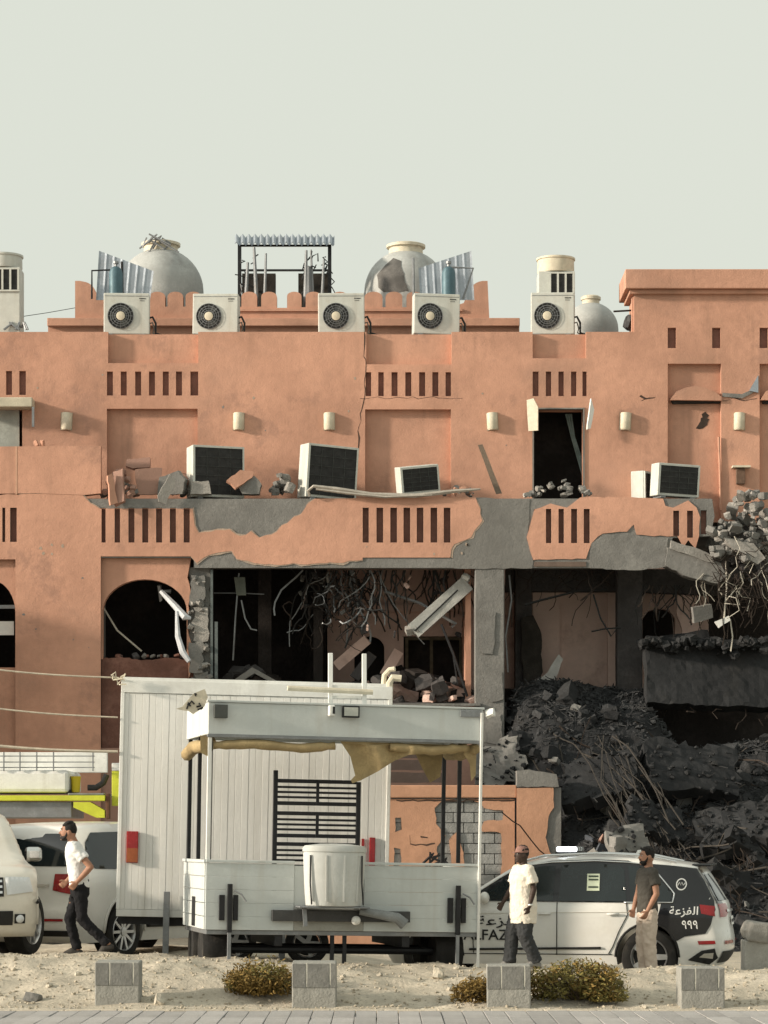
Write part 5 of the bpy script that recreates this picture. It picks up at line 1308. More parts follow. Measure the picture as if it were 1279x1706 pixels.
# ---- white utility vehicle seen from behind
def suv(name, label, theta, anchor_local, target, z, scale, paint, wr=.40, front=False):
    t = thing(name, label, 'car', (0, 0, 0), (0, 0, theta)); t.scale = (scale,)*3
    r_ = Matrix.Rotation(theta, 3, 'Z') @ (Vector(anchor_local)*scale)
    t.location = (target[0]-r_.x, target[1]-r_.y, z)
    sil = [(.10, .34), (.0, .5), (-.02, .85), (.06, 1.08), (.4, 1.16), (1.0, 1.20), (1.22, 1.23), (1.55, 1.52), (1.85, 1.78), (2.3, 1.87), (3.2, 1.89), (4.3, 1.87), (4.72, 1.83), (4.84, 1.75), (4.98, 1.30), (5.02, 1.12), (5.04, .8), (5.10, .68), (5.10, .45), (4.98, .34)]
    c = Car(t, sil, 5.10, (.93, 3.92), wr, .99, 1.22, 1.89, .80, paint, front_c=.16, rear_c=.10, rr=.06)
    for poly in ([(1.5, 1.25), (1.72, 1.5), (1.95, 1.70), (2.42, 1.76), (2.42, 1.25)], [(2.52, 1.25), (2.52, 1.765), (3.4, 1.775), (3.46, 1.25)], [(3.62, 1.25), (3.56, 1.775), (4.5, 1.755), (4.66, 1.62), (4.70, 1.40), (4.55, 1.27)]):
        c.side(poly, .006, GLASS, 'side_window')
    for pts in ([(2.47, .5), (2.47, 1.23)], [(3.52, 1.23), (3.5, .9), (3.38, .6)], [(1.42, .5), (1.42, 1.2)]): c.line(pts, .002, .006, GAP, 'door_seam')
    for x in (2.2, 3.2): c.line([(x, 1.05), (x+.2, 1.055)], .03, .018, CHROME, 'door_handle')
    c.line([(1.45, .46), (3.4, .48)], .02, .03, TRIM, 'running_board')
    for wx in (.93, 3.92):
        c.line([(wx+(wr+.085)*math.cos(math.pi*k/16), wr+(wr+.085)*math.sin(math.pi*k/16)) for k in range(17)], 0, .02, paint, 'arch_trim')
        for sd_ in (-1, 1):
            wo_ = wheel(t, wx, sd_*.86, wr, sd_, .28, 10)
            if front and wx < 2:      # steered wheels
                pv_ = Vector((wx, sd_*.86, 0)); rz = R(-32); wo_.rotation_euler = (0, 0, rz); wo_.location = pv_-Matrix.Rotation(rz, 3, 'Z') @ pv_
    for sd_ in (-1, 1):
        m_ = MB().obox((1.60, sd_*1.10, 1.30), (.14, .22, .19), (0, 0, 0)).build('wing_mirror', CHROME if front else paint, t, local=True, bevel=.05)
        MB().bar((1.62, sd_*.95, 1.25), (1.62, sd_*1.08, 1.24), .05, .05).build('mirror_arm', TRIM, m_, local=True)
    # rear
    c.end([(-.70, 1.74), (.70, 1.74), (.80, 1.30), (-.80, 1.30)], .006, GLASS, 'rear_window')
    for sg in (1, -1):
        f = (lambda p: p) if sg > 0 else c.mir
        c.end(f([(.62, 1.20), (.90, 1.20), (.92, .92), (.60, .98)]), .010, REDL, 'tail_light')
        c.end(f([(.32, .60), (.80, .60), (.80, .565), (.32, .565)]), .012, REDL, 'reflector')
    c.end([(-.28, .98), (.28, .98), (.28, .84), (-.28, .84)], .012, DECALW, 'number_plate')
    c.end([(-.55, 1.06), (.55, 1.06), (.55, 1.02), (-.55, 1.02)], .02, CHROME, 'tailgate_trim')
    c.end([(-.85, .44), (.85, .44), (.85, .36), (-.85, .36)], .008, TRIM, 'bumper_trim')
    if front:
        for sg in (1, -1):
            f = (lambda p: p) if sg > 0 else c.mir
            h_ = c.end(f([(.48, 1.03), (.80, 1.02), (.84, .84), (.50, .80)]), .012, CLEAR, 'headlight', False)
            c.end(f([(.60, .56), (.74, .56), (.74, .44), (.60, .44)]), .012, TRIM, 'fog_recess', False)
            MB().lathe([(.055, 0), (.05, -.02), (.01, -.03)], c.bend(Vector((c.endx(.5, False)-.012, f([(.67, 0)])[0][0], .5))), 14, 'x').build('fog_lamp', CLEAR, t, local=True, smooth=True)
        gr = c.end([(-.46, 1.02), (.46, 1.02), (.46, .78), (-.46, .78)], .012, TRIM, 'grille', False)
        for z_ in (.82, .89, .96): c.end([(-.44, z_+.03), (.44, z_+.03), (.44, z_), (-.44, z_)], .022, CHROME, 'grille_bar', False, parent=gr)
        c.end([(-.58, .60), (.58, .60), (.58, .42), (-.58, .42)], .010, TRIM, 'bumper_intake', False)
        c.line([(.30, .72), (.02, .70)], .01, .02, TRIM, 'bumper_trim')
    return t, c
suv('utility_vehicle', 'white utility vehicle seen from behind with wide dark rear window beside the box trailer', R(-120), (3.92, .99, 0), (ux(207, 38.6), 38.6), .27, 1.05, CARW)
suv('utility_vehicle', 'sun-tinted white utility vehicle facing the pavement with chrome mirror in front of the white one', R(107), (.93, -.99, 0), (ux(56, 36.0), 36.0), .46, 1.04, CARSUN, .42, True)

# ------------------------------------------------------------------ box trailer
def lw(t, local): return wmat(t) @ Vector(local)
bx_ = thing('box_trailer', 'tall white ribbed box trailer behind the open canopy trailer', 'trailer', (-3.64, 36.6, .34), (0, R(1.3), R(4)))
Wd, Dp, z0, z1 = 3.66, 1.4, .66, 3.84
MB().box(.02, Wd-.02, .02, Dp, z0, z1).build('box_body', WHT, bx_, local=True)
n = 40; pw = Wd/n
RIB = mat('ribbed_panel', (.76, .75, .72), .6, .04, 2, .12, 30, stain=(.60, .58, .53), stain_amt=.5, sscale=1, streak=(.55, .53, .48), streak_amt=.5, rand=.03)
for k in range(n):
    MB().box(k*pw+.0008, (k+1)*pw-.0008, -.004-(.002 if k % 3 == 0 else 0), .018, z0+.07, z1-.17).build('rib_panel', RIB, bx_, local=True, bevel=.004)
MB().box(-.02, Wd+.02, -.02, .018, z1-.165, z1+.01).build('top_trim', WHT, bx_, local=True, bevel=.006)
MB().box(-.02, Wd+.02, -.02, .018, z0-.03, z0+.065).build('bottom_trim', WHT, bx_, local=True, bevel=.006)
for x in (-.022, Wd-.03): MB().box(x, x+.052, -.025, Dp, z0+.066, z1-.166).build('corner_post', WHT, bx_, local=True, bevel=.006)
MB().box(.0, Wd, .03, Dp+.02, z1+.001, z1+.05).build('roof_sheet', WHT, bx_, local=True)
OR = mat('orange_lens', (.34, .09, .03), .35, .25, 6, .1, coat=.3)
MB().box(.10, .26, -.055, -.012, z0+.70, z0+1.13).build('tail_light', REDL, bx_, local=True, bevel=.01)
MB().box(.105, .255, -.06, -.056, z0+.71, z0+.90).build('lamp_lens', OR, bx_, local=True)
MB().box(Wd-.25, Wd-.17, -.05, -.012, z0+.72, z0+1.12).build('tail_light', REDL, bx_, local=True, bevel=.008)
MB().box(Wd-.36, Wd-.32, -.03, -.012, z0+.72, z0+1.1).build('reflector', REDL, bx_, local=True)
for x in (1.3, 2.3):
    wheel(bx_, x+.3, .35, .30, -1, .2, 5)
MB().box(.0, Wd, .2, .32, .52, .628).build('chassis_rail', BLK, bx_, local=True)
MB().box(.1, Wd-.1, .95, 1.05, .50, .628).build('chassis_rail', BLK, bx_, local=True)
for x in (.62, 2.2):
    MB().box(x, x+.085, -.14, -.05, 0, .98).build('support_leg', GRY, bx_, local=True, bevel=.006)
# pipe elbow on the roof end
m = MB().tube([lw(bx_, (Wd-.02, .05, z1-.45)), lw(bx_, (Wd-.02, .05, z1+.06)), lw(bx_, (Wd+.02, .05, z1+.14)), lw(bx_, (Wd+.14, .05, z1+.13))], .05, 8); m.build('vent_pipe', CREAM, bx_, smooth=30)
MB().tube([lw(bx_, (Wd-.1, .1, z1+.02)), lw(bx_, (Wd-.09, .1, z1+.17)), lw(bx_, (Wd-.02, .08, z1+.25)), lw(bx_, (Wd+.05, .05, z1+.26))], .035, 8).build('vent_pipe', CREAM, bx_, smooth=30)

# ropes tied to the trailer
ROPE = mat('rope', (.45, .40, .32), .9, .2, 10, 0)
tl = lw(bx_, (0, 0, z1))
for k, (a, b, lab) in enumerate((((-80, 1106), (198, 1129), 'highest pale rope running to the box trailer top corner'), ((-80, 1170), (196, 1195), 'middle pale rope tied to the box trailer side post'), ((-80, 1234), (196, 1252), 'lowest pale rope crossing above the white tank vehicle'))):
    p0, p1 = at(a[0], a[1], 36.55), at(b[0], b[1], 36.55)
    o = MB().tube([p0.lerp(p1, t)+Vector((0, 0, -.035*math.sin(math.pi*t))) for t in [i/10 for i in range(11)]], .012 if k < 2 else .02, 5).build('tied_rope', ROPE); tag(o, lab, 'rope')
o = MB()
for k in range(7):
    a = at(196+rng.uniform(-3, 4), 1130+rng.uniform(-6, 14), 36.5); o.tube([a, a+Vector((rng.uniform(-.08, .08), -.02, rng.uniform(-.02, .1))), a+Vector((rng.uniform(-.1, .1), -.02, rng.uniform(-.08, .1)))], .012, 4)
tag(o.build('rope_knot', CREAM), 'frayed rope knot at the top corner of the box trailer', 'rope knot')

# ------------------------------------------------------------------ open canopy trailer
kt = thing('canopy_trailer', 'open white canopy trailer with tan rolled awning and boarded tailgate', 'trailer', (-2.26, 33.8, .40), (0, R(1.0), R(12)))
Wk, Dk = 3.55, 2.0
FAS = mat('fascia_white', (.53, .56, .55), .6, .06, 2, .12, 30, stain=(.42, .44, .43), stain_amt=.55, sscale=1.3, streak=(.40, .38, .33), streak_amt=.4)
def kb(x0, x1, y0, y1, za, zb_, name, m_=FAS, bevel=.006, parent=None): return MB().box(x0, x1, y0, y1, za, zb_).build(name, m_, parent or kt, local=True, bevel=bevel)
kb(0, Wk, 0, .05, 2.94, 3.34, 'fascia'); kb(0, .05, .052, Dk, 2.94, 3.34, 'fascia'); kb(Wk-.05, Wk, .052, Dk, 2.94, 3.34, 'fascia'); kb(.052, Wk-.052, Dk-.05, Dk, 2.94, 3.34, 'fascia')
kb(-.02, Wk+.02, -.02, .07, 3.342, 3.37, 'fascia_cap'); kb(-.01, Wk+.01, -.012, .06, 2.90, 2.938, 'fascia_cap', GRY)
kb(.055, Wk-.055, .072, Dk-.055, 3.28, 3.31, 'roof_sheet')
kb(.02, Wk-.02, .02, Dk-.02, .42, .478, 'deck', GRY)
# boarded near side: planks left and right of the middle box
for x0, x1 in ((.0, 1.13), (2.03, Wk)):
    z = .48; k = 0
    while z < 1.31:
        kb(x0+.002, x1-.002, -.012+rng.uniform(-.0015, .0015), .03, z+.0005, min(z+.1675, 1.325)-.0005, 'tailgate_plank', FAS, .004); z += .168
    kb(x0, x1, -.03, .045, 1.326, 1.36, 'tailgate_cap', FAS)
kb(1.13, 2.03, -.005, .03, .48, .76, 'tailgate_plank', mat('darker_white', (.36, .36, .33), .7, .15, 3, .2, stain=(.2, .19, .16), stain_amt=.6), .004)  # darker white for the recessed lower middle plank
kb(1.13, 2.03, .0, .03, .764, 1.3, 'tailgate_plank', FAS, .004)
for z in (.48, .648, .816, .984, 1.152): kb(-.012, .03, .034, Dk-.03, z+.003, z+.162, 'side_plank', FAS, .004)
kb(-.03, .04, -.02, Dk, 1.322, 1.36, 'side_cap')
for z in (.48, .648, .816, .984, 1.152): kb(Wk-.03, Wk+.012, .034, Dk-.03, z+.003, z+.162, 'side_plank', FAS, .004)
kb(-.018, -.013, .8, 1.1, .5, .88, 'mud_flap', BLK)
# posts
kb(.0, .05, .0, .05, 1.362, 2.90, 'canopy_post', WHT); kb(.056, .066, .0, .03, 1.362, 2.90, 'post_gap', BLK)  # black strip drawn for the dark gap beside the near post
kb(Wk-.035, Wk, -.05, -.013, .0, 3.30, 'canopy_post', WHT)
for x in (.02, Wk-.07):
    for y in (1.0, 1.9): kb(x, x+.05, y, y+.05, 1.362, 2.94, 'canopy_post', BLK)
# middle box with straps, front winch tube, step bar
BRL = mat('barrel_white', (.52, .53, .51), .6, .08, 3, .2, 20, stain=(.42, .40, .34), stain_amt=.6, sscale=2, streak=(.36, .33, .27), streak_amt=.7)
mbx = MB().lathe([(.37, .80), (.385, .81), (.40, .95), (.42, 1.25), (.43, 1.46), (.42, 1.48), (.44, 1.485), (.44, 1.53), (.41, 1.56), (.2, 1.585), (.01, 1.59)], (0, 0, 0), 40).xf(Matrix.Translation((1.60, -.22, 0)) @ Matrix.Diagonal((.93, .5, 1, 1))).build('water_barrel', BRL, kt, local=True, smooth=35)
for a in (-.9, -.35, .25, .8): MB().bar((1.60+.37*math.sin(a), -.22-.205*math.cos(a), .86), (1.60+.395*math.sin(a), -.22-.218*math.cos(a), 1.44), .02, .012).build('barrel_rib', BRL, mbx, local=True)
for x in (1.27, 1.93): MB().tube([(x, -.355, 1.44), (x, -.36, 1.1), (x+.02, -.37, .82)], .010, 6).build('strap', BLK, mbx, local=True)
kb(1.14, 2.04, -.36, -.016, .775, .797, 'box_shelf', GRY)
kb(.84, 2.62, -.10, -.02, .60, .74, 'step_bar', mat('dark_steel', (.06, .06, .06), .6, .2, 5, .15))
MB().tube([(1.95, -.16, .74), (2.2, -.2, .70), (2.42, -.22, .66), (2.52, -.22, .58)], [.05, .06, .07, .075], 12).build('winch_tube', mat('tube_grey', (.22, .23, .23), .6, .2, 5, .1), kt, local=True, smooth=30)
MB().sph((1.90, -.18, .62), (.06, .05, .06), 10, 8).build('hook', WHT, kt, local=True, smooth=True)
MB().bar((1.24, -.12, .80), (1.26, -.14, .54), .05, .03).build('hanger', GRY, kt, local=True)
# jacks
for x, zt in ((.30, 1.06), (3.25, 1.08)):
    jk = kb(x-.03, x+.03, -.10, -.04, .45, zt, 'jack', BLK); kb(x-.13, x-.06, -.06, -.02, .60, .92, 'jack_bracket', BLK, .004, jk); kb(x+.05, x+.11, -.06, -.02, .60, .92, 'jack_bracket', BLK, .004, jk)
    kb(x-.022, x+.022, -.09, -.05, -.05, .448, 'jack_leg', GRY, .003, jk); kb(x-.12, x+.12, -.17, .03, -.08, -.052, 'jack_foot', CON, .004, jk)
    MB().tube([(x+.05, -.10, .98), (x+.14, -.13, .93), (x+.2, -.14, .84)], .012, 5).build('crank_handle', GRY, jk, local=True)
for x in (.02, 3.05):
    m = MB(); m.lathe([(.16, -.17), (.26, -.18), (.29, -.12), (.29, .12), (.26, .18), (.16, .17)], (x+.18, .5, .22), 28, 'x'); m.build('wheel', TYRE, kt, smooth=35, local=True)
    m = MB(); m.lathe([(.16, -.17), (.26, -.18), (.29, -.12), (.29, .12), (.26, .18), (.16, .17)], (x+.18, 1.4, .22), 28, 'x'); m.build('wheel', TYRE, kt, smooth=35, local=True)
for y in (.5, 1.4): MB().cyl((.1, y, .22), (3.4, y, .22), .05, n=10).build('axle', BLK, kt, local=True)
for x in (.9, 2.55): kb(x, x+.1, .05, Dk-.05, .28, .419, 'chassis_rail', BLK)
for x in (1.62, 1.78): kb(x, x+.05, .05, .1, -.1, .419, 'prop_stand', BLK)
# rolled awning and torn drape
TARP = mat('tan_tarp', (.36, .27, .14), .85, .2, 4, .35, 25, stain=(.22, .16, .08), stain_amt=.6, sscale=3)
def roll(p, r_, name='awning_roll'):
    pts, rr = [], []
    for i in range(len(p)-1):
        for k in range(6):
            t = k/6; pts.append(Vector(p[i]).lerp(Vector(p[i+1]), t)); rr.append(r_*rng.uniform(.8, 1.2))
    return MB().tube(pts, rr, 9).build(name, TARP, kt, local=True, smooth=True)
roll([(.06, .06, 2.80), (.6, .05, 2.83), (1.2, .05, 2.79), (1.72, .05, 2.84)], .055)
roll([(2.35, .06, 2.84), (2.9, .06, 2.80), (3.45, .06, 2.86)], .06)
roll([(.04, .1, 2.84), (.02, .6, 2.80), (.0, 1.2, 2.82), (-.02, 1.9, 2.72)], .08)
roll([(3.48, .1, 2.84), (3.45, .8, 2.78), (3.5, 1.8, 2.82)], .07)
def drape(outl, y0, name, amp=.05):
    vo, tr = cdt(ccw(outl), [], .05); m = MB()
    f = lambda x, z: y0+amp*math.sin(x*13+z*5)+amp*.7*noise.noise((x*4, z*4, 1))
    m.add([(p.x, f(p.x, p.y), p.y) for p in vo]+[(p.x, f(p.x, p.y)+.008, p.y) for p in vo], tr+[tuple(i+len(vo) for i in reversed(t)) for t in tr])
    return m.build(name, TARP, kt, local=True, smooth=True)
drape([(1.70, 2.89), (2.45, 2.89), (3.4, 2.88), (3.42, 2.80), (2.9, 2.76), (2.6, 2.74), (2.42, 2.66), (2.2, 2.52), (1.98, 2.40), (1.86, 2.36), (1.84, 2.40), (1.90, 2.46), (1.84, 2.7)], .06, 'torn_awning')
drape([(3.34, 2.88), (3.5, 2.88), (3.5, 2.5), (3.44, 2.42), (3.42, 2.65), (3.34, 2.76)], .10, 'torn_awning', .02)
drape([(-.10, 2.92), (.06, 2.9), (.08, 2.76), (.0, 2.66), (-.09, 2.70)], .0, 'torn_awning', .02)
drape([(2.95, 2.8), (3.32, 2.8), (3.28, 2.5), (3.15, 2.42), (3.05, 2.6)], 1.2, 'torn_awning', .03)
# fittings on the fascia
kb(.06, .23, -.10, -.021, 3.14, 3.31, 'work_light', mat('lamp_dark', (.07, .075, .07), .6, .2, 5, .1))
cmr = kb(1.52, 1.60, -.12, -.021, 3.20, 3.34, 'camera_housing', WHT, .015); kb(1.565, 1.595, -.125, -.121, 3.23, 3.32, 'lens', BLK, 0, cmr)
fl = kb(1.70, 1.92, -.09, -.021, 3.19, 3.34, 'flood_light', BLK, .006); kb(1.72, 1.90, -.096, -.091, 3.21, 3.32, 'lens', mat('flood_glass', (.45, .46, .42), .2, .1, 5, 0), 0, fl)
kb(Wk-.30, Wk-.02, -.03, -.0205, 3.24, 3.33, 'corner_plate', GRY)
MB().rock((Wk+.09, -.03, 3.30), (.12, .06, .12), rng).build('corner_lamp', WHT, kt, local=True)
m = MB().slab([(-.42, 3.24), (-.34, 3.27), (-.2, 3.44), (-.06, 3.50), (-.02, 3.40), (-.06, 3.28), (-.2, 3.18), (-.26, 3.22), (-.3, 3.22)], [], -.05, -.04); tb = m.build('torn_banner', CREAM, kt, local=True)
q = random.Random(9)
for k in range(7):
    a = Vector((-.30+q.random()*.24, -.055, 3.24+q.random()*.18)); MB().tube([a, a+Vector((q.uniform(-.05, .05), 0, q.uniform(-.05, .05))), a+Vector((q.uniform(-.06, .06), 0, q.uniform(-.06, .06)))], .013, 4).build('banner_mark', BLK, tb, local=True)

# slatted rack in the canopy trailer
rk2 = thing('slatted_rack', 'black slatted metal rack standing inside the canopy trailer', 'rack', lw(kt, (1.0, .9, .48)), (0, R(1), R(12)))
wR = 1.16
for x in (0, wR-.06): MB().box(x, x+.055, 0, .06, 0, 2.05 if x == 0 else 1.92).build('post', BLK, rk2, local=True, bevel=.004)
for za in (1.60, 1.18, .78):
    for k, (dz, t_) in enumerate(((.29, .05), (.22, .03), (.155, .03), (.09, .03), (0, .05))):
        MB().box(.057, wR-.062, .005+(k % 2)*.004, .045, za+dz, za+dz+t_).build('slat', BLK, rk2, local=True)
    MB().box(wR*.5-.02, wR*.5+.02, -.012, .003, za+.01, za+.31).build('stile', BLK, rk2, local=True)
# ladder on the canopy roof
ld = thing('ladder', 'white ladder end standing up above the canopy trailer roof', 'ladder', lw(kt, (1.78, 1.3, 3.31)), (R(-4), R(.5), R(8)))
for x in (0, .45): MB().box(x, x+.06, 0, .05, 0, .80).build('rail', WHT, ld, local=True, bevel=.006)
for z in (.20, .34): MB().box(.062, .448, .01, .04, z, z+.035).build('rung', WHT, ld, local=True)
tb_ = MB().cyl(lw(kt, (1.22, 1.25, 3.62)), lw(kt, (2.36, 1.25, 3.60)), .035, n=8).build('white_tube', CREAM); tag(tb_, 'white tube lying across the ladder above the canopy roof', 'tube')

# ------------------------------------------------------------------ tanker with yellow frame at the left
Yk = 43.5; YEL = mat('yellow_green', (.55, .58, .05), .5, .12, 4, .1, stain=(.35, .33, .06), stain_amt=.4)
tk = thing('tank_vehicle', 'white tank vehicle with guard rail and yellow-green frame behind the white utility vehicle', 'truck', (ux(60, Yk), Yk+1, 0))
def kx(a, b, y0, y1, dy0, dy1, name, m_, bevel=.01): return MB().box(ux(a, Yk), ux(b, Yk), Yk+dy0, Yk+dy1, wz(y1, Yk), wz(y0, Yk)).build(name, m_, tk, bevel=bevel)
kx(-120, 112, 1282, 1320, .2, 2.0, 'tank_body', WHT, .06)
kx(-120, 166, 1249, 1284, 1.2, 1.3, 'side_sheet', WHT)
for y in (1258, 1268, 1277): kx(-120, 155, y, y+1.6, .2, .24, 'guard_rail', GRY, 0)
for a in (3, 30, 58, 86, 152): kx(a, a+1.8, 1252, 1284, .16, .197, 'rail_post', GRY, 0)
kx(-120, 175, 1325, 1334, 0, .5, 'yellow_rail', YEL); kx(-120, 118, 1335, 1362, .1, 1.9, 'side_panel', GRY)
m = MB().slab(pp([(122, 1336), (150, 1336), (174, 1350), (174, 1362), (160, 1362), (122, 1345)], Yk), [], Yk+.02, Yk+.3); m.build('yellow_brace', YEL, tk)
kx(176, 182, 1322, 1364, .02, .2, 'brown_post', mat('rust', (.12, .06, .035), .9, .3, 6, .3)); kx(183, 196, 1284, 1342, .3, .6, 'yellow_post', YEL); kx(183, 196, 1270, 1283, .3, .6, 'post_cap', WHT)
kx(112, 172, 1321, 1324.5, .1, 1.8, 'deck', GRY)
for a in (-60, 60, 150): 
    m = MB(); m.lathe([(.3, -.15), (.48, -.15), (.52, -.08), (.52, .08), (.48, .15), (.3, .15)], (ux(a, Yk), Yk+.3, .5), 28, 'y'); m.build('wheel', TYRE, tk, smooth=35)
bk = thing('yellow_bucket', 'yellow plastic bucket on the deck of the tank vehicle', 'bucket', at(126, 1320.5, Yk+.4))
h = 26*(Yk+.4)/F; MB().lathe([(.06, 0), (.07, .01), (.085, h), (.09, h), (.09, h+.012), (.05, h+.015)], (0, 0, 0), 20).build('body', mat('bucket_yellow', (.62, .48, .03), .5, .1, 5, 0), bk, local=True, smooth=30)
ge = thing('pump_motor', 'small grey pump motor beside the yellow bucket', 'motor', at(109, 1320.5, Yk+.4))
MB().lathe([(.09, -.1), (.12, -.09), (.12, .09), (.09, .1)], (0, 0, .13), 18, 'x').build('casing', GRY, ge, local=True, smooth=30); MB().box(-.05, .05, -.06, .06, .24, .30).build('terminal_box', CREAM, ge, local=True, bevel=.01); MB().box(-.11, .11, -.1, .1, 0, .03).build('base_plate', BLK, ge, local=True)
ho = MB().tube([at(146, 1312, Yk+.5), at(160, 1312, Yk+.5), at(172, 1304, Yk+.5), at(178, 1290, Yk+.5)], .05, 8).build('bent_hose', COND, smooth=True); tag(ho, 'grey bent hose curving beside the yellow post', 'hose')
# bagged block at the right edge
bb = thing('bagged_block', 'concrete block topped with a crumpled grey bag beside the police car', 'concrete block', (ux(1262, 35.2), 35.2, gz(4.9, 35.2)))
MB().box(-.2, .3, -.2, .2, -.1, .40).build('block_body', CB, bb, local=True, bevel=.02)
MB().rock((.05, -.02, .50), (.50, .4, .28), rng, (0, .1, .2)).build('bag', mat('grey_bag', (.24, .23, .21), .8, .3, 6, .5), bb, local=True, bevel=.03)
# ------------------------------------------------------------------ people
rng = random.Random(61)
SKIN = {k: mat('skin_'+k, c, .6, .12, 12, .08, 60, spec=.35) for k, c in (('a', (.33, .17, .11)), ('b', (.045, .026, .019)), ('c', (.36, .19, .125)))}
HAIR = mat('dark_hair', (.012, .010, .009), .7, .3, 30, .5, 80)
def remeshed(mb, name, m, parent, voxel, smooth_it=4, wrinkle=0.0, wscale=.12):
    o = mb.build(name, m, parent, local=True)
    r = o.modifiers.new('remesh', 'REMESH'); r.mode = 'VOXEL'; r.voxel_size = voxel; r.use_smooth_shade = True
    if smooth_it: q = o.modifiers.new('smooth', 'SMOOTH'); q.factor = .5; q.iterations = smooth_it
    if wrinkle:
        tx = bpy.data.textures.get('folds%d' % int(wscale*1000)) or bpy.data.textures.new('folds%d' % int(wscale*1000), 'CLOUDS'); tx.noise_scale = wscale; tx.noise_depth = 2
        d = o.modifiers.new('folds', 'DISPLACE'); d.texture = tx; d.strength = wrinkle; d.mid_level = .5; d.texture_coords = 'LOCAL'
    return o
def limb(m, pts, rr, n=12):
    for p, r in zip(pts, rr): m.sph(p, r, n, 8)
    for i in range(len(pts)-1): m.tube([pts[i], pts[i+1]], [rr[i], rr[i+1]], n)
def rings(m, rs, n=20):
    """closed loft of horizontal ellipses (cx, cy, z, rx, ry)"""
    b = len(m.v)
    for cx_, cy_, z, rx, ry in rs:
        for k in range(n): q = 2*math.pi*k/n; m.v.append(Vector((cx_+rx*math.cos(q), cy_+ry*math.sin(q), z)))
    for i in range(len(rs)-1):
        for k in range(n): m.f.append((b+i*n+k, b+i*n+(k+1) % n, b+(i+1)*n+(k+1) % n, b+(i+1)*n+k))
    m.f.append(tuple(b+k for k in reversed(range(n)))); m.f.append(tuple(b+(len(rs)-1)*n+k for k in range(n)))
def hand(m, wrist, fwd, palm_n, thumb_dir, curl):
    """palm, four unequal curled fingers and a thumb leaving the side of the palm"""
    w_ = Vector(wrist); f = Vector(fwd).normalized(); n = Vector(palm_n); n = (n-f*n.dot(f)).normalized(); t = f.cross(n)
    if t.dot(Vector(thumb_dir)) < 0: t = -t
    for s_ in (-.026, 0, .026): limb(m, [w_+f*.01+t*s_*.6, w_+f*.085+t*s_], [.016, .017], 8)
    for k, (o_, L) in enumerate(((.033, .070), (.011, .080), (-.011, .074), (-.032, .058))):
        b = w_+f*.088+t*o_; d1 = (f*math.cos(curl)+n*math.sin(curl)).normalized(); d2 = (f*math.cos(curl*2.2)+n*math.sin(curl*2.2)).normalized()
        limb(m, [b, b+d1*L*.5, b+d1*L*.5+d2*L*.5], [.0095, .009, .0075], 8)
    b = w_+f*.025+t*.028; limb(m, [b, b+(f*.5+t*.8+n*.3)*.035, b+(f*.5+t*.8+n*.3)*.035+(f*.9+t*.1+n*.5)*.032], [.013, .011, .0085], 8)
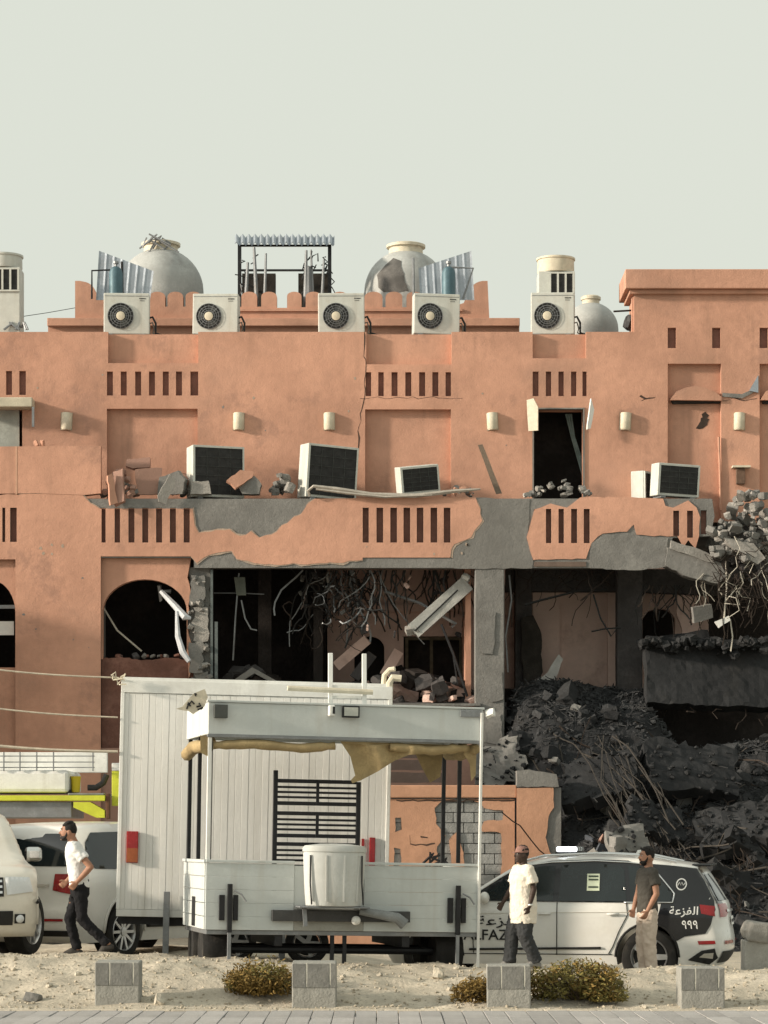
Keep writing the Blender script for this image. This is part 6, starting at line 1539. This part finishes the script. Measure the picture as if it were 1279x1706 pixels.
def person(label, loc, yaw, scale, P, skin, shirt_m, pant_m, shoe_m, hair=True, beard=False, cap=None, hem=.88, sleeve=.62, tuck=False, fit=1.0):
    t = thing('person', label, 'person', loc, (0, 0, yaw)); t.scale = (scale,)*3
    lean = P.get('lean', 0)
    def L_(p): p = Vector(p); return Vector((p.x, p.y-lean*max(0, p.z-.95), p.z-.5*lean*lean*max(0, p.z-.95)))
    hd = P.get('head', (0, 0)); hc = L_((0, -.02, 1.635))+Vector((hd[0], hd[1], P.get('hdz', 0)))
    b = MB()
    b.sph(hc, (.078, .098, .116), 20, 14); b.sph(hc+Vector((0, -.042, -.062)), (.052, .055, .055), 16, 10); b.sph(hc+Vector((0, -.03, -.02)), (.064, .072, .08), 16, 10)
    limb(b, [hc+Vector((0, -.088, .018)), hc+Vector((0, -.112, -.018))], [.010, .016], 8); b.sph(hc+Vector((0, -.085, .034)), (.05, .016, .012), 10, 6)
    b.sph(hc+Vector((0, -.096, -.052)), (.024, .010, .008), 10, 6); b.sph(hc+Vector((0, -.094, -.066)), (.02, .011, .008), 10, 6); b.sph(hc+Vector((0, -.086, -.098)), (.022, .018, .016), 10, 6)
    for s_ in (-1, 1): b.sph(hc+Vector((s_*.077, .008, -.008)), (.012, .024, .034), 10, 8)
    limb(b, [hc+Vector((0, .02, -.05)), L_((0, .012, 1.44))], [.056, .062])
    rings(b, [(*L_((0, 0, z))[:2], L_((0, 0, z)).z, rx, ry) for z, rx, ry in ((.86, .14, .10), (.98, .145, .105), (1.1, .135, .10), (1.25, .15, .11), (1.38, .165, .105), (1.45, .12, .08), (1.49, .06, .06))])
    arms = {}
    for s_, key in ((1, 'L'), (-1, 'R')):
        sh = L_((s_*.185, 0, 1.415)); el, wr_ = L_(P['elb'+key]), L_(P['wri'+key]); arms[key] = (sh, el, wr_)
        limb(b, [L_((s_*.10, 0, 1.42)), sh, sh.lerp(el, .45), el, el.lerp(wr_, .3), wr_], [.06, .056, .050, .040, .041, .028])
        fw = (wr_-el).normalized(); hand(b, wr_+fw*.005, fw+Vector(P.get('hf'+key, (0, 0, 0))), Vector((-s_, -.2, 0)), Vector((0, -1, .2)), P.get('curl'+key, .45))
        hp, kn, an = Vector((s_*.088, 0, .90)), Vector(P['kne'+key]), Vector(P['ank'+key]); arms['leg'+key] = (hp, kn, an)
        limb(b, [hp, hp.lerp(kn, .5), kn, kn.lerp(an, .3), an], [.085, .073, .054, .052, .037])
        tip = an+Vector(P.get('toe'+key, (0, -.15, -.045))); limb(b, [an+Vector((0, .02, -.04)), an.lerp(tip, .6)+Vector((0, 0, -.01)), tip], [.035, .035, .025])
    body = remeshed(b, 'body', skin, t, .0075, 3)
    # eyes and brows sit in the face
    for s_ in (-1, 1):
        MB().sph(hc+Vector((s_*.030, -.088, .014)), (.013, .008, .008), 10, 8).build('eye', mat('eye_white', (.55, .52, .48), .3, .05, 5, 0), t, local=True, smooth=True)
        MB().sph(hc+Vector((s_*.030, -.0945, .014)), (.006, .004, .006), 8, 6).build('iris', BLK, t, local=True, smooth=True)
        m = MB(); limb(m, [hc+Vector((s_*.014, -.098, .036)), hc+Vector((s_*.048, -.085, .036))], [.005, .004], 6); m.build('eyebrow', HAIR, t, local=True, smooth=True)
    if hair:
        m = MB(); m.sph(hc+Vector((0, .012, .028)), (.083, .098, .100), 20, 12)
        for k in range(60):
            a = rng.uniform(0, 6.28); e = rng.uniform(.1, 1.3); d = Vector((math.cos(a)*math.sin(e)*.083, math.sin(a)*math.sin(e)*.096+.012, math.cos(e)*.1+.03)); 
            if d.y < -.055 and d.z < .07: continue
            m.sph(hc+d, rng.uniform(.010, .020), 6, 5)
        # cut the face free
        m.v = [v if not (v.y-hc.y < -.05 and v.z-hc.z < .055) else Vector((v.x*.9+hc.x*.1, hc.y-.045, max(v.z, hc.z+.05))) for v in m.v]
        m.v = [Vector((v.x, v.y, max(v.z, hc.z-.055))) for v in m.v]
        remeshed(m, 'hair', HAIR, t, .008, 1)
    if beard:
        m = MB(); m.sph(hc+Vector((0, -.048, -.078)), (.056, .056, .046), 16, 10)
        for s_ in (-1, 1): limb(m, [hc+Vector((s_*.067, -.015, -.01)), hc+Vector((s_*.060, -.035, -.06)), hc+Vector((s_*.03, -.075, -.095))], [.014, .017, .02], 8)
        limb(m, [hc+Vector((-.028, -.1, -.042)), hc+Vector((.028, -.1, -.042))], [.008, .008], 6)
        remeshed(m, 'beard', HAIR, t, .007, 1)
    if cap:
        m = MB(); n = 20
        prof = [(.086, .025), (.088, .05), (.082, .085), (.065, .115), (.035, .132), (.005, .136)]
        for r_, h in prof:
            pass
        rings(m, [(hc.x, hc.y+.005, hc.z+h, r_, r_*1.14) for r_, h in prof], n)
        br = [(-.07, -.07), (-.055, -.125), (0, -.155), (.055, -.125), (.07, -.07)]
        k0 = len(m.v)
        for z_ in (.030, .042): m.v += [hc+Vector((x, y, z_-.10*abs(x)**1.2)) for x, y in br]
        m.f += [tuple(k0+i for i in range(5)), tuple(k0+5+i for i in reversed(range(5)))]+[(k0+i, k0+5+i, k0+5+(i+1) % 5, k0+(i+1) % 5) for i in range(5)]
        remeshed(m, 'cap', cap, t, .008, 2)
    # shirt
    m = MB(); f = fit
    rs = [(hem, .165*f, .128*f), (hem+.03, .168*f, .13*f), (1.02, .165*f, .128*f), (1.18, .168*f, .130*f), (1.32, .182*f, .132*f), (1.40, .182, .118), (1.46, .13, .09), (1.495, .075, .072)]
    rs = [r for i, r in enumerate(rs) if i < 2 or r[0] > hem+.05]
    if hem < .8: rs.insert(2, (.9, .175*f, .135*f))
    rings(m, [(*L_((0, 0, z))[:2], L_((0, 0, z)).z, rx, ry) for z, rx, ry in rs], 28)
    for key in 'LR':
        sh, el, _ = arms[key]; e = sh.lerp(el, sleeve); s_ = 1 if key == 'L' else -1
        limb(m, [L_((s_*.09, 0, 1.425)), sh, sh.lerp(e, .6)], [.075, .072*f**.5, .070*f**.5]); m.tube([sh.lerp(e, .5), e], [.070*f**.5, .076*f**.5], 14)
    remeshed(m, 'shirt', shirt_m, t, .010, 4, .034, .075)
    # trousers: two legs and a seat
    m = MB(); rings(m, [(0, 0, z, rx, ry) for z, rx, ry in ((.78, .155, .12), (.86, .168, .125), (.95, .158, .118), (1.0, .15, .115))], 24)
    for key in 'LR':
        hp, kn, an = arms['leg'+key]; an2 = an+Vector((0, 0, .0)); pw_ = P.get('pant', 1.0)
        limb(m, [hp+Vector((0, 0, -.02)), hp.lerp(kn, .5), kn, kn.lerp(an, .5)], [.105, .096*pw_, .082*pw_, .074*pw_]); m.tube([kn.lerp(an, .45), an2.lerp(kn, .02)], [.075*pw_, .072*pw_], 14)
    remeshed(m, 'trousers', pant_m, t, .011, 3, .036, .07)
    for key in 'LR':
        an = arms['leg'+key][2]; tip = an+Vector(P.get('toe'+key, (0, -.15, -.045)))
        m = MB(); limb(m, [an+Vector((0, .03, -.035)), an.lerp(tip, .5)+Vector((0, 0, .005)), tip], [.048, .05, .038]); remeshed(m, 'shoe', shoe_m, t, .010, 3)
    return t
def cloth(n, c, v=.08, st=None): return mat(n, c, .9, v, 6, .25, 60, stain=st, stain_amt=.4, sscale=4, spec=.12)
# man walking, left
x, y = ux(133, 35.0), 35.0
PA = dict(lean=.15, elbL=(.25, .17, 1.16), wriL=(.22, -.03, .97), elbR=(-.22, .02, 1.14), wriR=(-.16, -.16, .98), kneL=(.09, .03, .49), ankL=(.09, .36, .17), toeL=(0, -.10, -.11),
          kneR=(-.09, -.13, .49), ankR=(-.09, -.03, .09), head=(0, -.02), hdz=-.02, curlL=.7, curlR=.9, pant=.88)
person('bearded man in white t-shirt and black trousers hurrying past the white utility vehicle', (x, y, gz(x, y)-.01), R(-84), 1.02, PA, SKIN['a'], cloth('tee_white', (.70, .70, .69)), cloth('trousers_black', (.016, .016, .018)), cloth('shoe_dark', (.06, .055, .05)), True, True, None, .90, .6)
# man in cap
x, y = ux(871, 34.3), 34.3
PB = dict(elbL=(.245, .05, 1.15), wriL=(.235, -.02, .90), elbR=(-.25, -.05, 1.16), wriR=(-.24, -.2, .95), kneL=(.10, -.02, .49), ankL=(.11, .16, .10), kneR=(-.10, -.12, .50), ankR=(-.11, -.16, .09), curlL=.7, curlR=.55, pant=1.3)
pcap = person('man in pink cap, long cream t-shirt and dark baggy trousers beside the police car', (x, y, gz(x, y)-.01), R(-66), .895, PB, SKIN['b'], cloth('tee_cream', (.72, .66, .57)), cloth('trousers_grey', (.045, .047, .05)), cloth('shoe_grey', (.25, .24, .23)), True, False, cloth('cap_pink', (.30, .17, .14), .25), .66, .72, fit=1.38)
MB().lathe([(.034, -.014), (.037, 0), (.034, .014)], (.252, -.012, .925), 16).build('wristwatch', mat('watch', (.7, .7, .66), .3, .1, 6, 0, metal=.5), pcap, local=True, smooth=True)
m = MB(); m.slab([(-.07, 1.23), (.07, 1.23), (.06, 1.19), (-.06, 1.19)], [], -.172, -.165)
# man in dark t-shirt
x, y = ux(1078, 35.9), 35.9
PC = dict(elbL=(.25, .02, 1.14), wriL=(.22, -.09, .92), elbR=(-.25, -.03, 1.15), wriR=(-.18, -.12, .93), kneL=(.09, -.01, .49), ankL=(.09, .03, .09), kneR=(-.09, -.03, .49), ankR=(-.09, 0, .09), curlL=.6, curlR=.6, pant=1.08, lean=-.02)
person('bearded man in dark grey t-shirt and cream trousers standing beside the police car', (x, y, .15), R(-72), 1.0, PC, SKIN['c'], cloth('tee_grey', (.075, .07, .062), .12), cloth('trousers_cream', (.60, .50, .42)), cloth('shoe_blue', (.03, .05, .09)), True, True, None, .89, .6)
